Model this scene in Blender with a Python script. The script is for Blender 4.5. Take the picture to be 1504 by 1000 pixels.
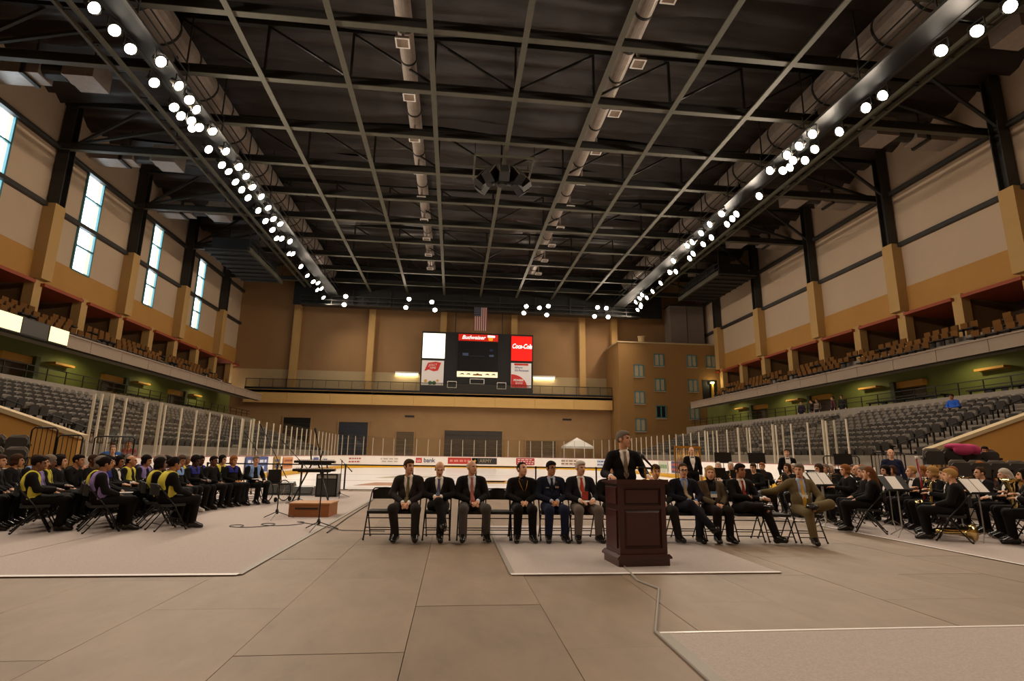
import bpy, bmesh, math, random
import numpy as np
from mathutils import Matrix, Vector

for o in list(bpy.data.objects): bpy.data.objects.remove(o)
scene = bpy.context.scene
COL = scene.collection
R = math.radians
rnd = random.Random(7)

# ---------------------------------------------------------------- camera
FPX, EYE = 800.0, 1.42
PITCH = math.atan(168.2/800); YAW = math.atan(84.66/800*math.cos(PITCH)); ROLL = R(0.8)
cd = bpy.data.cameras.new('camera'); cam = bpy.data.objects.new('camera', cd); COL.objects.link(cam)
right = Vector((math.cos(YAW), -math.sin(YAW), 0)); fh = Vector((math.sin(YAW), math.cos(YAW), 0)); zz = Vector((0, 0, 1))
fw = fh*math.cos(PITCH)+zz*math.sin(PITCH); up = -fh*math.sin(PITCH)+zz*math.cos(PITCH)
r2 = right*math.cos(ROLL)+up*math.sin(ROLL); u2 = -right*math.sin(ROLL)+up*math.cos(ROLL)
M = Matrix((r2, u2, -fw)).transposed().to_4x4(); M.translation = (0, 0, EYE)
cam.matrix_world = M
cd.sensor_fit = 'HORIZONTAL'; cd.sensor_width = 36; cd.lens = 36*FPX/1504; cd.clip_start = .05; cd.clip_end = 400
scene.camera = cam

# ---------------------------------------------------------------- world and exposure
w = bpy.data.worlds.new('world'); scene.world = w; w.use_nodes = True
bg = w.node_tree.nodes['Background']; bg.inputs[0].default_value = (.80, .92, 1, 1); bg.inputs[1].default_value = 9.0
scene.view_settings.view_transform = 'Standard'; scene.view_settings.look = 'None'
scene.view_settings.gamma = 1; scene.view_settings.use_curve_mapping = False
scene.view_settings.exposure = 0.0
WARM = (1, .825, .645)
LAMP_W = 950.0

# ---------------------------------------------------------------- helpers
def C(h):
    h = h.lstrip('#'); v = [int(h[i:i+2], 16)/255 for i in (0, 2, 4)]
    return tuple((x/12.92 if x <= .04045 else ((x+.055)/1.055)**2.4) for x in v)
MATS = {}
def mat(name, col, rough=.7, metal=0, noise=0, amt=.15, bump=0, rand=0, emit=0, spec=.5, stretch=None, ecol=None):
    if name in MATS: return MATS[name]
    m = bpy.data.materials.new(name); MATS[name] = m; m.use_nodes = True
    nt = m.node_tree; b = nt.nodes['Principled BSDF']
    c = C(col) if isinstance(col, str) else col
    b.inputs['Base Color'].default_value = (*c, 1); b.inputs['Roughness'].default_value = rough; b.inputs['Metallic'].default_value = metal
    b.inputs['Specular IOR Level'].default_value = spec
    src = None
    if noise:
        tc = nt.nodes.new('ShaderNodeTexCoord'); mp = nt.nodes.new('ShaderNodeMapping'); tn = nt.nodes.new('ShaderNodeTexNoise')
        nt.links.new(tc.outputs['Object'], mp.inputs[0]); nt.links.new(mp.outputs[0], tn.inputs['Vector'])
        if stretch: mp.inputs['Scale'].default_value = stretch
        tn.inputs['Scale'].default_value = noise; tn.inputs['Detail'].default_value = 5; tn.inputs['Roughness'].default_value = .65
        rp = nt.nodes.new('ShaderNodeValToRGB')
        rp.color_ramp.elements[0].position = .25; rp.color_ramp.elements[1].position = .75
        rp.color_ramp.elements[0].color = (*[x*(1-amt) for x in c], 1); rp.color_ramp.elements[1].color = (*[min(1, x*(1+amt)) for x in c], 1)
        nt.links.new(tn.outputs['Fac'], rp.inputs[0]); src = rp.outputs[0]
        if bump:
            bp = nt.nodes.new('ShaderNodeBump'); bp.inputs['Strength'].default_value = bump; bp.inputs['Distance'].default_value = .02
            nt.links.new(tn.outputs['Fac'], bp.inputs['Height']); nt.links.new(bp.outputs[0], b.inputs['Normal'])
    if rand:
        oi = nt.nodes.new('ShaderNodeObjectInfo'); mr = nt.nodes.new('ShaderNodeMapRange')
        mr.inputs[3].default_value = 1-rand; mr.inputs[4].default_value = 1+rand
        nt.links.new(oi.outputs['Random'], mr.inputs[0])
        vm = nt.nodes.new('ShaderNodeVectorMath'); vm.operation = 'SCALE'
        if src: nt.links.new(src, vm.inputs[0])
        else: vm.inputs[0].default_value = c
        nt.links.new(mr.outputs[0], vm.inputs['Scale']); src = vm.outputs[0]
    if src: nt.links.new(src, b.inputs['Base Color'])
    if emit:
        b.inputs['Emission Color'].default_value = (*(ecol or c), 1); b.inputs['Emission Strength'].default_value = emit
    return m

KID = {}
def tag(o, label=None, cat=None, group=None, kind=None):
    if label: o['label'] = label
    if cat: o['category'] = cat
    if group: o['group'] = group
    if kind: o['kind'] = kind
    return o
def thing(name, label, cat, loc=(0, 0, 0), rz=0, group=None, kind=None):
    o = bpy.data.objects.new(name, None); COL.objects.link(o); o.empty_display_size = .1
    o.location = loc; o.rotation_euler = (0, 0, rz)
    return tag(o, label, cat, group, kind)
def link(name, me, parent=None, **k):
    o = bpy.data.objects.new(name, me); COL.objects.link(o)
    if parent: o.parent = parent; KID.setdefault(parent.name, []).append(o)
    return tag(o, **k)
def dup(root, loc=None, rz=None, label=None, group=None, kids=None):
    r = root.copy(); COL.objects.link(r)
    if loc is not None: r.location = loc
    if rz is not None: r.rotation_euler = (0, 0, rz)
    if label: r['label'] = label
    if group: r['group'] = group
    for ch in (kids if kids is not None else KIDS(root)):
        c = ch.copy(); COL.objects.link(c); c.parent = r; KID.setdefault(r.name, []).append(c)
        for g in KIDS(ch):
            d = g.copy(); COL.objects.link(d); d.parent = c
    return r
def KIDS(o):
    return KID.get(o.name, [])

class MB:
    def __init__(s): s.v = []; s.f = []; s.mi = []; s.m = 0; s.smooth = False
    def add(s, vs, fs):
        n = len(s.v); s.v += [tuple(p) for p in vs]; s.f += [tuple(i+n for i in f) for f in fs]; s.mi += [s.m]*len(fs); return s
    def box(s, x0, x1, y0, y1, z0, z1, T=None):
        x0, x1 = min(x0, x1), max(x0, x1); y0, y1 = min(y0, y1), max(y0, y1); z0, z1 = min(z0, z1), max(z0, z1)
        vs = [(x0, y0, z0), (x1, y0, z0), (x1, y1, z0), (x0, y1, z0), (x0, y0, z1), (x1, y0, z1), (x1, y1, z1), (x0, y1, z1)]
        if T: vs = [T @ Vector(p) for p in vs]
        return s.add(vs, [(0, 3, 2, 1), (4, 5, 6, 7), (0, 1, 5, 4), (1, 2, 6, 5), (2, 3, 7, 6), (3, 0, 4, 7)])
    def bar(s, p, q, a=.05, b=None, upv=(0, 0, 1)):
        b = b or a; p, q = Vector(p), Vector(q); d = (q-p).normalized(); u = Vector(upv)
        if abs(d.dot(u)) > .99: u = Vector((1, 0, 0)) if abs(d.x) < .9 else Vector((0, 1, 0))
        x = d.cross(u).normalized()*a/2; y = x.cross(d).normalized()*b/2
        vs = [p-x-y, p+x-y, p+x+y, p-x+y, q-x-y, q+x-y, q+x+y, q-x+y]
        return s.add(vs, [(0, 1, 2, 3), (7, 6, 5, 4), (0, 4, 5, 1), (1, 5, 6, 2), (2, 6, 7, 3), (3, 7, 4, 0)])
    def tube(s, pts, r, n=8, cap=True):
        pts = [Vector(p) for p in pts]; rs = r if isinstance(r, (list, tuple)) else [r]*len(pts)
        vs = []; fs = []; prev = None
        for i, p in enumerate(pts):
            d = (pts[min(i+1, len(pts)-1)]-pts[max(i-1, 0)]).normalized()
            if prev is None:
                u = Vector((0, 0, 1)) if abs(d.z) < .9 else Vector((1, 0, 0)); x = d.cross(u).normalized()
            else: x = (prev-d*prev.dot(d)).normalized()
            prev = x; y = d.cross(x)
            for k in range(n):
                a = 2*math.pi*k/n; vs.append(p+(x*math.cos(a)+y*math.sin(a))*rs[i])
        for i in range(len(pts)-1):
            for k in range(n):
                a, b = i*n+k, i*n+(k+1) % n; fs.append((a, b, b+n, a+n))
        if cap: fs.append(tuple(range(n-1, -1, -1))); fs.append(tuple(range(len(vs)-n, len(vs))))
        return s.add(vs, fs)
    def lathe(s, prof, n=16, T=None, c=(0, 0, 0)):
        vs = []; fs = []
        for (r, z) in prof:
            for k in range(n):
                a = 2*math.pi*k/n; vs.append(Vector((c[0]+r*math.cos(a), c[1]+r*math.sin(a), c[2]+z)))
        if T: vs = [T @ v for v in vs]
        for i in range(len(prof)-1):
            for k in range(n):
                a, b = i*n+k, i*n+(k+1) % n; fs.append((a, b, b+n, a+n))
        fs.append(tuple(range(n-1, -1, -1))); fs.append(tuple(range(len(vs)-n, len(vs))))
        return s.add(vs, fs)
    def prism(s, poly, f):          # poly: 2D points, f(p, t) -> 3D for t in 0, 1
        n = len(poly); vs = [f(p, 0) for p in poly]+[f(p, 1) for p in poly]
        fs = [tuple(range(n-1, -1, -1)), tuple(range(n, 2*n))]+[(i, (i+1) % n, (i+1) % n+n, i+n) for i in range(n)]
        return s.add(vs, fs)
    def mesh(s, name, mats, smooth=None):
        me = bpy.data.meshes.new(name); me.from_pydata(s.v, [], s.f)
        for m in (mats if isinstance(mats, (list, tuple)) else [mats]): me.materials.append(m)
        if any(s.mi): me.polygons.foreach_set('material_index', s.mi)
        b = bmesh.new(); b.from_mesh(me); bmesh.ops.recalc_face_normals(b, faces=b.faces); b.to_mesh(me); b.free()
        if smooth or s.smooth: me.polygons.foreach_set('use_smooth', [True]*len(me.polygons))
        me.update(); return me
    def build(s, name, mats, parent=None, smooth=None, loc=None, rz=0, **k):
        o = link(name, s.mesh(name, mats, smooth), parent, **k)
        if loc is not None: o.location = loc; o.rotation_euler = (0, 0, rz)
        return o
def box(name, x0, x1, y0, y1, z0, z1, m, parent=None, **k):
    return MB().box(x0, x1, y0, y1, z0, z1).build(name, m, parent, **k)
def text_mesh(txt, size, m, shear=0, bold=0, sx=1):
    cu = bpy.data.curves.new('lettering', 'FONT'); cu.body = txt; cu.size = size; cu.shear = shear; cu.offset = bold
    cu.align_x = 'CENTER'; cu.align_y = 'CENTER'; cu.extrude = .01; cu.resolution_u = 3
    o = bpy.data.objects.new('lettering', cu); COL.objects.link(o)
    me = bpy.data.meshes.new_from_object(o.evaluated_get(bpy.context.evaluated_depsgraph_get()))
    bpy.data.objects.remove(o); bpy.data.curves.remove(cu)
    if sx != 1: me.transform(Matrix.Diagonal((sx, 1, 1, 1)))
    me.materials.clear(); me.materials.append(m); return me
def text(txt, size, m, loc, parent=None, rot=(R(90), 0, 0), name='lettering', **kw):
    o = link(name, text_mesh(txt, size, m, **kw), parent); o.location = loc; o.rotation_euler = rot; return o

# ---------------------------------------------------------------- materials
m_deck = mat('deck_panel', '#7d6a58', .62, noise=2.2, amt=.22, bump=.15, rand=.10, stretch=(1, .5, 1))
m_slab = mat('slab', '#6c5b4b', .8, noise=3)
m_carpet = mat('carpet', '#ada19b', .95, noise=60, amt=.16, bump=.3, spec=.1)
m_tape = mat('tape', '#f4efec', .3)
m_tan = mat('tan_paint', '#b0803c', .75, noise=.6, amt=.07)
m_tan2 = mat('tan_pilaster', '#b8935a', .75, noise=.6, amt=.06)
m_pale = mat('pale_panel', '#bda68c', .8, noise=.4, amt=.05)
m_back = mat('back_wall', '#94714a', .8, noise=.5, amt=.08)
m_cream = mat('cream_wall', '#ab9672', .8, noise=.6, amt=.05)
m_low = mat('lower_wall', '#aa875e', .8, noise=.7, amt=.08)
m_steel = mat('dark_steel', '#2c2a26', .55, noise=3, amt=.2)
m_truss = mat('truss_paint', '#4c493a', .6, noise=2, amt=.15)
m_trussd = mat('truss_dark', '#24221d', .6, noise=2, amt=.15)  # darker copy of the truss paint for shaded webs, also dark fittings
m_liner = mat('black_liner', '#2e2621', .45, noise=1.4, amt=.5, bump=.8, stretch=(.4, 2, 1))
m_deckroof = mat('roof_deck', '#1d1a17', .8, noise=2)
m_duct = mat('galvanised_duct', '#a2958a', .42, metal=.2, noise=3, amt=.15)
m_red = mat('red_soffit', '#963f1d', .6, noise=1.2, amt=.12)
m_brown = mat('suite_partition', '#7a5c3a', .8, noise=1, amt=.1)
m_black = mat('black', '#0b0a0a', .6)
m_blackm = mat('black_metal', '#15120f', .35, metal=.3)
m_conc = mat('concrete', '#8d8378', .85, noise=2, amt=.1)
m_fascia = mat('fascia_panel', '#8c7a69', .7, noise=1.2, amt=.07)
m_green = mat('green_wall', '#6d7034', .75, noise=.5, amt=.1)
m_header = mat('yellow_header', '#c78f38', .7, noise=1, amt=.05)
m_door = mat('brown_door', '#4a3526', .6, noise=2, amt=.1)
m_seat = mat('seat_grey', '#5f564d', .7, rand=.08)
m_seatd = mat('seat_underside', '#332e29', .8)
m_seato = mat('seat_orange', '#6e4a24', .8, rand=.15, spec=.1)
m_ice = mat('ice', '#f6f4f6', .22, noise=.5, amt=.03, spec=.22)
m_board = mat('board_white', '#f8f2ec', .5, noise=2, amt=.02)
m_yellow = mat('kick_yellow', '#e6b012', .4)
m_pink = mat('cap_rail_pink', '#a06a62', .5)
m_alu = mat('post_aluminium', '#d0c4b0', .4, metal=.2)
m_teal = mat('teal_frame', '#3f7a80', .5)
m_brick = mat('brick', '#8c6838', .85, noise=14, amt=.2, bump=.3, stretch=(1, 1, 3))
m_white = mat('white', '#eeeae4', .5)
m_paper = mat('paper', '#f4efe8', .8)
m_grey = mat('grey_paint', '#8c857c', .6)
m_sill = mat('stone_sill', '#9d8a74', .8)

def glassmat(name, col, k, rough=.05):
    m = bpy.data.materials.new(name); m.use_nodes = True; nt = m.node_tree; nt.nodes.clear()
    o = nt.nodes.new('ShaderNodeOutputMaterial'); mx = nt.nodes.new('ShaderNodeMixShader'); t = nt.nodes.new('ShaderNodeBsdfTransparent')
    g = nt.nodes.new('ShaderNodeBsdfGlossy'); g.inputs['Roughness'].default_value = rough; t.inputs[0].default_value = (*col, 1)
    mx.inputs[0].default_value = k
    nt.links.new(t.outputs[0], mx.inputs[1]); nt.links.new(g.outputs[0], mx.inputs[2]); nt.links.new(mx.outputs[0], o.inputs[0]); return m
m_glass = glassmat('rink_glass', (.97, .98, .97), .06)
m_wglass = glassmat('window_glass', (.95, .98, 1), .05)
# ================================================================ STRUCTURE
CX = 2.65
XL, XR, YB, YN = -26.2, 31.4, 67.0, -14.0
COLY = {-1: [0.2, 8.9, 17.6, 26.4, 35.2, 43.9, 52.5, 61.2], 1: [-.8, 8.0, 16.7, 25.4, 34.1, 42.8, 51.7, 60.5]}
def SX(s, d): return CX+s*d
# ---- floor: slab with loose deck panels, 1.2 m x 2.44 m, staggered
floor = box('floor', XL-4, XR+4, YN, YB+1, -.3, -.03, m_slab, kind='structure', label='dark concrete arena floor slab under the deck panels')
pm = MB().box(-.597, .597, -1.217, 1.217, -.03, 0).mesh('deck_panel', m_deck)
for i in range(-9, 11):
    x = .3+1.2*i
    off = 5.66 if i % 2 == 0 else 4.42
    for j in range(-3, 8):
        y0 = off+2.44*j
        if y0 < -2 or y0+2.44 > 23.4: continue
        o = link('deck_panel', pm, floor); o.location = (x, y0+1.22, -rnd.random()*.003)
# ---- carpets
def carpet(label, x0, x1, y0, y1, tapes, seams=()):
    xs = [x0]+list(seams)+[x1]
    c = thing('carpet', label, 'carpet', ((x0+x1)/2, y0, 0))
    cx = (x0+x1)/2
    for a, b in zip(xs[:-1], xs[1:]):
        MB().box(a+.012-cx, b-.012-cx, 0, y1-y0, .001, .011).build('carpet_width', m_carpet, c)
    for (ax, ay, bx, by, wd, z) in tapes:
        MB().bar((ax-cx, ay-y0, z), (bx-cx, by-y0, z), wd, .004).build('tape_strip', m_tape if z > .012 else m_grey, c)
carpet('large light grey carpet under the seated choir with white taped front edge', -10.25, -2.45, 7.08, 21.6, [(-10.25, 7.1, -2.45, 7.1, .085, .0135), (-2.45, 7.1, -2.45, 21.6, .09, .0118)], seams=(-5.9,))
carpet('grey carpet strip under the wooden lectern', .75, 4.2, 6.95, 11.6, [(.75, 6.98, 4.2, 6.98, .07, .0135), (.77, 7, .77, 11.6, .06, .0118)])
carpet('light grey carpet under the seated concert band', 8.0, 15.45, 5.6, 21.6, [(8.02, 5.6, 8.02, 14, .05, .0135)])
carpet('grey speckled carpet on the open floor in front of the lectern', 1.74, 9.6, -.5, 4.72, [(1.74, 4.70, 5.2, 4.70, .03, .0135), (1.76, -.4, 1.76, 4.7, .09, .0118)])

# ---- ceiling
ceil = box('ceiling', XL-4, XR+4, YN, YB+1, 24.6, 24.9, m_deckroof, kind='structure', label='dark roof deck over the arena')
# sagging black liner strips between the trusses
TY = [35.0+4.37*k for k in range(-10, 8)]
for k in range(len(TY)-1):
    b = MB(); n = 26; ys = (TY[k], TY[k]+1.45, TY[k]+2.9, TY[k+1])
    rows = []
    for j in range(9):
        t = j/8; y = TY[k]+(TY[k+1]-TY[k])*t
        sag = [.1, -.30, -.42, .05, -.36, -.45, .02, -.36, .1][j]
        rows.append([(XL+(XR-XL)*i/n, y+.1*math.sin(i*1.3+k), 24.0+sag-.16*math.sin(i*.9+k*1.7+j*.8)-.1*rnd.random()) for i in range(n+1)])
    vs = [p for r in rows for p in r]; fs = []
    for j in range(8):
        for i in range(n): a = j*(n+1)+i; fs.append((a, a+1, a+n+2, a+n+1))
    b.add(vs, fs).build('roof_liner', m_liner, ceil, smooth=True)
# trusses across
TZ = 20.45
GX = [-1.7+4.4*k for k in range(-3, 6)]
def truss(y, main, proto={}):
    if main in proto: return dup(proto[main], (0, y, 0))
    t = thing('roof_truss' if main else 'roof_crossbeam', None, None, (0, y, 0), kind='structure')
    xa, xb = (XL, XR) if main else (-15.2, 20.6)
    b = MB(); b.box(xa, xb, -.16, .16, TZ-.04, TZ); b.m = 1; b.box(xa, xb, -.03, .03, TZ, TZ+.42); b.box(xa, xb, -.16, .16, TZ+.42, TZ+.46)  # web is the flange's paint; its shade is put into the darker colour
    b.build('bottom_chord', [m_truss, m_trussd], t)
    if main:
        MB().box(xa, xb, -.13, .13, 23.6, 23.9).build('top_chord', m_trussd, t)
        for i, x in enumerate(GX):
            MB().bar((x, 0, TZ+.46), (x, 0, 23.6), .12).build('web_post', m_trussd, t)
            if i < len(GX)-1:
                x2 = GX[i+1]; p, c = ((x, x2) if x < CX-1 else (x2, x))
                MB().bar((p, 0, 23.6), (c, 0, TZ+.46), .11).build('diagonal', m_trussd, t)
        for xa, xb in ((XL+.2, GX[0]), (XR-.2, GX[-1])): MB().bar((xa, 0, TZ+.2), (xb, 0, 23.6), .16).build('diagonal', m_trussd, t)
    proto[main] = t; return t
for k, y in enumerate(TY[:-1]): truss(y, k % 2 == 0)
# longitudinal beams
for x in GX:
    o = thing('roof_beam', None, None, (x, 0, 0), kind='structure')
    b = MB(); b.box(-.14, .14, YN, 66, TZ-.09, TZ-.05); b.m = 1; b.box(-.03, .03, YN, 66, TZ-.05, TZ+.2); b.build('beam_section', [m_truss, m_trussd], o)  # beam web's shade likewise painted with the darker copy

# ---- walls
def wall_side(s):
    nm = 'wall_left' if s < 0 else 'wall_right'
    X = XL if s < 0 else XR
    def q(d): return X-s*d            # d metres inwards from the wall plane
    BRC = thing('roof_bracing', None, None, (0, 0, 0), kind='structure')
    W = thing(nm, ('tall pale panelled side wall with tan band and slit windows over the left stand' if s < 0 else 'tall pale panelled side wall with tan band over the right stand'), None, (0, 0, 0), kind='structure')
    win = [(29.75, 31.5), (38.05, 39.85), (46.75, 48.2), (55.3, 56.8)] if s < 0 else []
    # pale panels between columns, split by the window strips
    edges = [YN]+COLY[s]+[YB]
    for a, b in zip(edges[:-1], edges[1:]):
        ws = [u for u in win if a < u[0] < b]
        zs = [(13.35, 16.5), (16.5, 20.5), (20.5, 24.6)]
        for z0, z1 in zs:
            if ws and z0 < 20.5:
                y0, y1 = ws[0]
                MB().box(q(0), q(-.3), a, y0, z0, z1).build('wall_panel', m_pale, W); MB().box(q(0), q(-.3), y1, b, z0, z1).build('wall_panel', m_pale, W)
            else: MB().box(q(0), q(-.3), a, b, z0, z1).build('wall_panel', m_pale, W)
        MB().box(q(.06), q(-.3), a, b, 11.65, 13.38).build('tan_band', m_tan, W)
    MB().box(q(-.3), q(-.6), YN, YB, -.03, 8.1).build('outer_wall', m_low, W)
    for y in COLY[s]:
        MB().box(q(0), q(.75), y-.45, y+.45, 11.65, 16.6).build('pilaster', m_tan2, W)
        b = MB(); b.box(q(.1), q(.8), y-.3, y-.24, 16.6, 24.4); b.box(q(.1), q(.8), y+.24, y+.3, 16.6, 24.4); b.box(q(.42), q(.48), y-.24, y+.24, 16.6, 24.4)
        b.build('steel_column', m_steel, W)
        MB().bar((q(.5), y, 20.6), (q(4.5), y, 23.6), .16).build('knee_brace', m_steel, BRC)
    for z in (16.5, 20.5):
        MB().box(q(0), q(.3), YN, YB, z-.14, z+.14).build('girt', m_steel, W)
    # suites: columns, partitions, red soffits, dark back wall
    SY = [y for c in COLY[s] for y in (c, c+4.37)]
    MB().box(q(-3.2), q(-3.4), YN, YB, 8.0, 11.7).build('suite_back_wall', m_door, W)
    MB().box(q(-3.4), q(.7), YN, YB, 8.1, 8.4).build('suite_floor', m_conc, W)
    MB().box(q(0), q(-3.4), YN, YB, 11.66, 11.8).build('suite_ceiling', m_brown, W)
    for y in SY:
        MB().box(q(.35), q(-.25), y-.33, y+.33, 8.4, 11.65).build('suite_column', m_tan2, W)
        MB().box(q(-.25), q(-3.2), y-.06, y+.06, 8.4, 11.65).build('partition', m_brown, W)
        b = MB(); pf = [(.6, 11.28), (.6, 11.48), (-3.0, 11.3), (-3.0, 11.15)]
        b.prism(pf, lambda p, t, y=y: (q(p[0]), y+.15+t*3.7, p[1])); b.build('red_soffit', m_red, W)
    # windows
    for k, (y0, y1) in enumerate(win):
        wn = thing('window_%d' % (k+1), 'tall slit window with teal frame, daylight behind', None, (q(0), (y0+y1)/2, 13.35), kind='structure')
        zs = [0, 1.75, 3.3, 5.35, 7.15]; hw = (y1-y0)/2
        b = MB()
        for yy in (-hw, hw): b.box(-.02, .12, yy-.06, yy+.06, 0, 7.15)
        b.build('window_frame', m_teal, wn)
        for z in zs: MB().box(-.02, .12, -hw, hw, z-.05, z+.05).build('mullion', m_teal, wn)
        for z0, z1 in zip(zs[:-1], zs[1:]): MB().box(.04, .05, -hw, hw, z0, z1).build('pane', m_wglass, wn)
    return W
wall_left = wall_side(-1); wall_right = wall_side(1)

# ---- end wall
wb = thing('wall_back', 'brown end wall with tan pilasters above the balcony', None, (0, YB, 0), kind='structure')
PX = [-19.3, -10.4, -1.7, 7.15, 15.85, 20.05]
ed = [XL-.5]+PX+[XR+.5]
for a, b in zip(ed[:-1], ed[1:]):
    MB().box(a, b, 0, .4, 11.05, 24.6).build('wall_panel', m_back, wb); MB().box(a, b, -.08, .4, 8.0, 11.05).build('cream_band', m_cream, wb)
for x in PX: MB().box(x-.38, x+.38, -.7, 0, 8.3, 24.4).build('pilaster', m_tan2, wb)
MB().box(XL-4, XR+4, -1.6, -1.3, 0, 8.0).build('lower_wall', m_low, wb)
bal = thing('end_balcony', 'tan balcony ledge with black railing across the end wall', 'balcony', (0, 64, 0))
MB().box(-23.6, 18.9, 0, 3, 8.0, 8.3).build('floor_slab', m_conc, bal)
for i in range(9):
    a = -23.6+i*4.722; MB().box(a, a+4.70, 0, .3, 6.85, 8.35).build('fascia_panel', mat('end_fascia', '#cfa766', .75, noise=.6, amt=.06), bal)
MB().box(-23.6, 18.9, -.05, .12, 8.36, 8.6).build('black_curb', m_black, bal)
b = MB(); b.box(-23.6, 18.9, -.02, .03, 9.5, 9.56); b.build('top_rail', m_blackm, bal)
for i in range(30):
    x = -23.5+i*1.46; MB().box(x-.02, x+.02, -.02, .03, 8.6, 9.5).build('rail_post', m_blackm, bal)
MB().box(-23.6, 18.9, 0, .01, 8.6, 9.5).build('rail_mesh', glassmat('rail_mesh', (.85, .84, .8), .03, .4), bal)
MB().box(-23.6, 18.9, .3, 1.6, 6.85, 7.0).build('soffit', m_low, bal)
for x in (-5.9, 11.0):
    f = thing('wall_light', 'long fluorescent wall light above the end balcony %s the scoreboard' % ('beside the plain lit panel of' if x < 0 else 'beside the soft drink panel of'), 'light', (x, 66.9, 10.95))
    MB().box(-1.4, 1.4, -.25, 0, 0, .22).build('housing', m_white, f); MB().box(-1.35, 1.35, -.22, -.03, -.03, 0).build('tube', mat('tube_glow', '#fff0c8', emit=7, ecol=(1, .85, .5)), f)
    l = bpy.data.lights.new('tube_light', 'AREA'); l.energy = 60; l.color = (1, .85, .5); l.shape = 'RECTANGLE'; l.size = 2.6; l.size_y = .2
    lo = bpy.data.objects.new('tube_light', l); COL.objects.link(lo); lo.parent = f; lo.location = (0, -.12, -.06)
# doors in lower end wall
dn = 0
def roll_door(x0, x1, h, m, slats=True):
    global dn; dn += 1
    d = thing('door_%d' % dn, 'dark roll-up service door in the end wall behind the rink glass', None, ((x0+x1)/2, 65.36, 0), kind='structure'); hw = (x1-x0)/2
    b = MB(); b.box(-hw-.15, -hw, -.1, .05, 0, h); b.box(hw, hw+.15, -.1, .05, 0, h); b.box(-hw-.15, hw+.15, -.1, .05, h, h+.2); b.build('door_frame', m_low, d)
    n = 8
    for i in range(n): MB().box(-hw, hw, -.04, .03, h*i/n+.01, h*(i+1)/n-.01).build('slat', m, d)
m_dk = mat('dark_roll_door', '#3d3832', .5); m_md = mat('brown_roll_door', '#6a5640', .6)
roll_door(-1.05, 5.75, 4.15, m_dk); roll_door(-6.6, -4.6, 3.9, m_md); roll_door(8.6, 12.2, 3.1, m_md); roll_door(-13.2, -9.9, 4.9, mat('blue_roll_door', '#2f3540', .5)); roll_door(-19.4, -16.4, 5.3, m_black)
# vents on the lower wall
for x, wd in ((-5.2, 1.1), (13.6, 1.1)):
    v = MB(); v.box(-wd/2, wd/2, -.06, 0, 0, .22)
    v.build('vent', m_steel, wb, loc=(x, -1.6, 5.6))
box('wall_near', XL-4, XR+4, YN-.3, YN, -.03, 24.9, m_low, kind='structure', label='end wall at the open side of the arena')

# ---- stands on both sides
YS0, YS1 = 17.0, 52.0
AISLES = [(19.0, 20.7), (30.9, 32.1), (42.9, 44.1)]
def in_aisle(y): return any(a-.28 < y < b+.28 for a, b in AISLES)
sm = MB(); sm.smooth = False
# seat: curved back with rounded top, tipped-up pan; faces -Y locally
prof = [(-.21, .40), (-.225, .62), (-.20, .78), (-.13, .84), (.13, .84), (.20, .78), (.225, .62), (.21, .40)]
bk = MB().prism(prof, lambda p, t: (p[0], .06+t*.05+.05*(p[1]-.4)-.9*p[0]*p[0], p[1])); seat_back = bk.mesh('stadium_seat', m_seat)
pn = MB(); pn.prism([(-.2, 0), (.2, 0), (.21, .30), (.16, .36), (-.16, .36), (-.21, .30)], lambda p, t: (p[0], -.02-t*.06-.12*(p[1])/.36*.4, .40+p[1])); seat_pan = pn.mesh('seat_pan', m_seatd)
arm = MB(); arm.box(-.26, -.235, -.14, .14, .55, .60); arm.box(-.255, -.24, -.03, .03, 0, .56); seat_arm = arm.mesh('arm_rest', m_blackm)
arm = MB(); arm.box(.235, .26, -.14, .14, .55, .60); arm.box(.24, .255, -.03, .03, 0, .56); seat_arm2 = arm.mesh('arm_rest', m_blackm)
ALLSEATS = []
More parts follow.
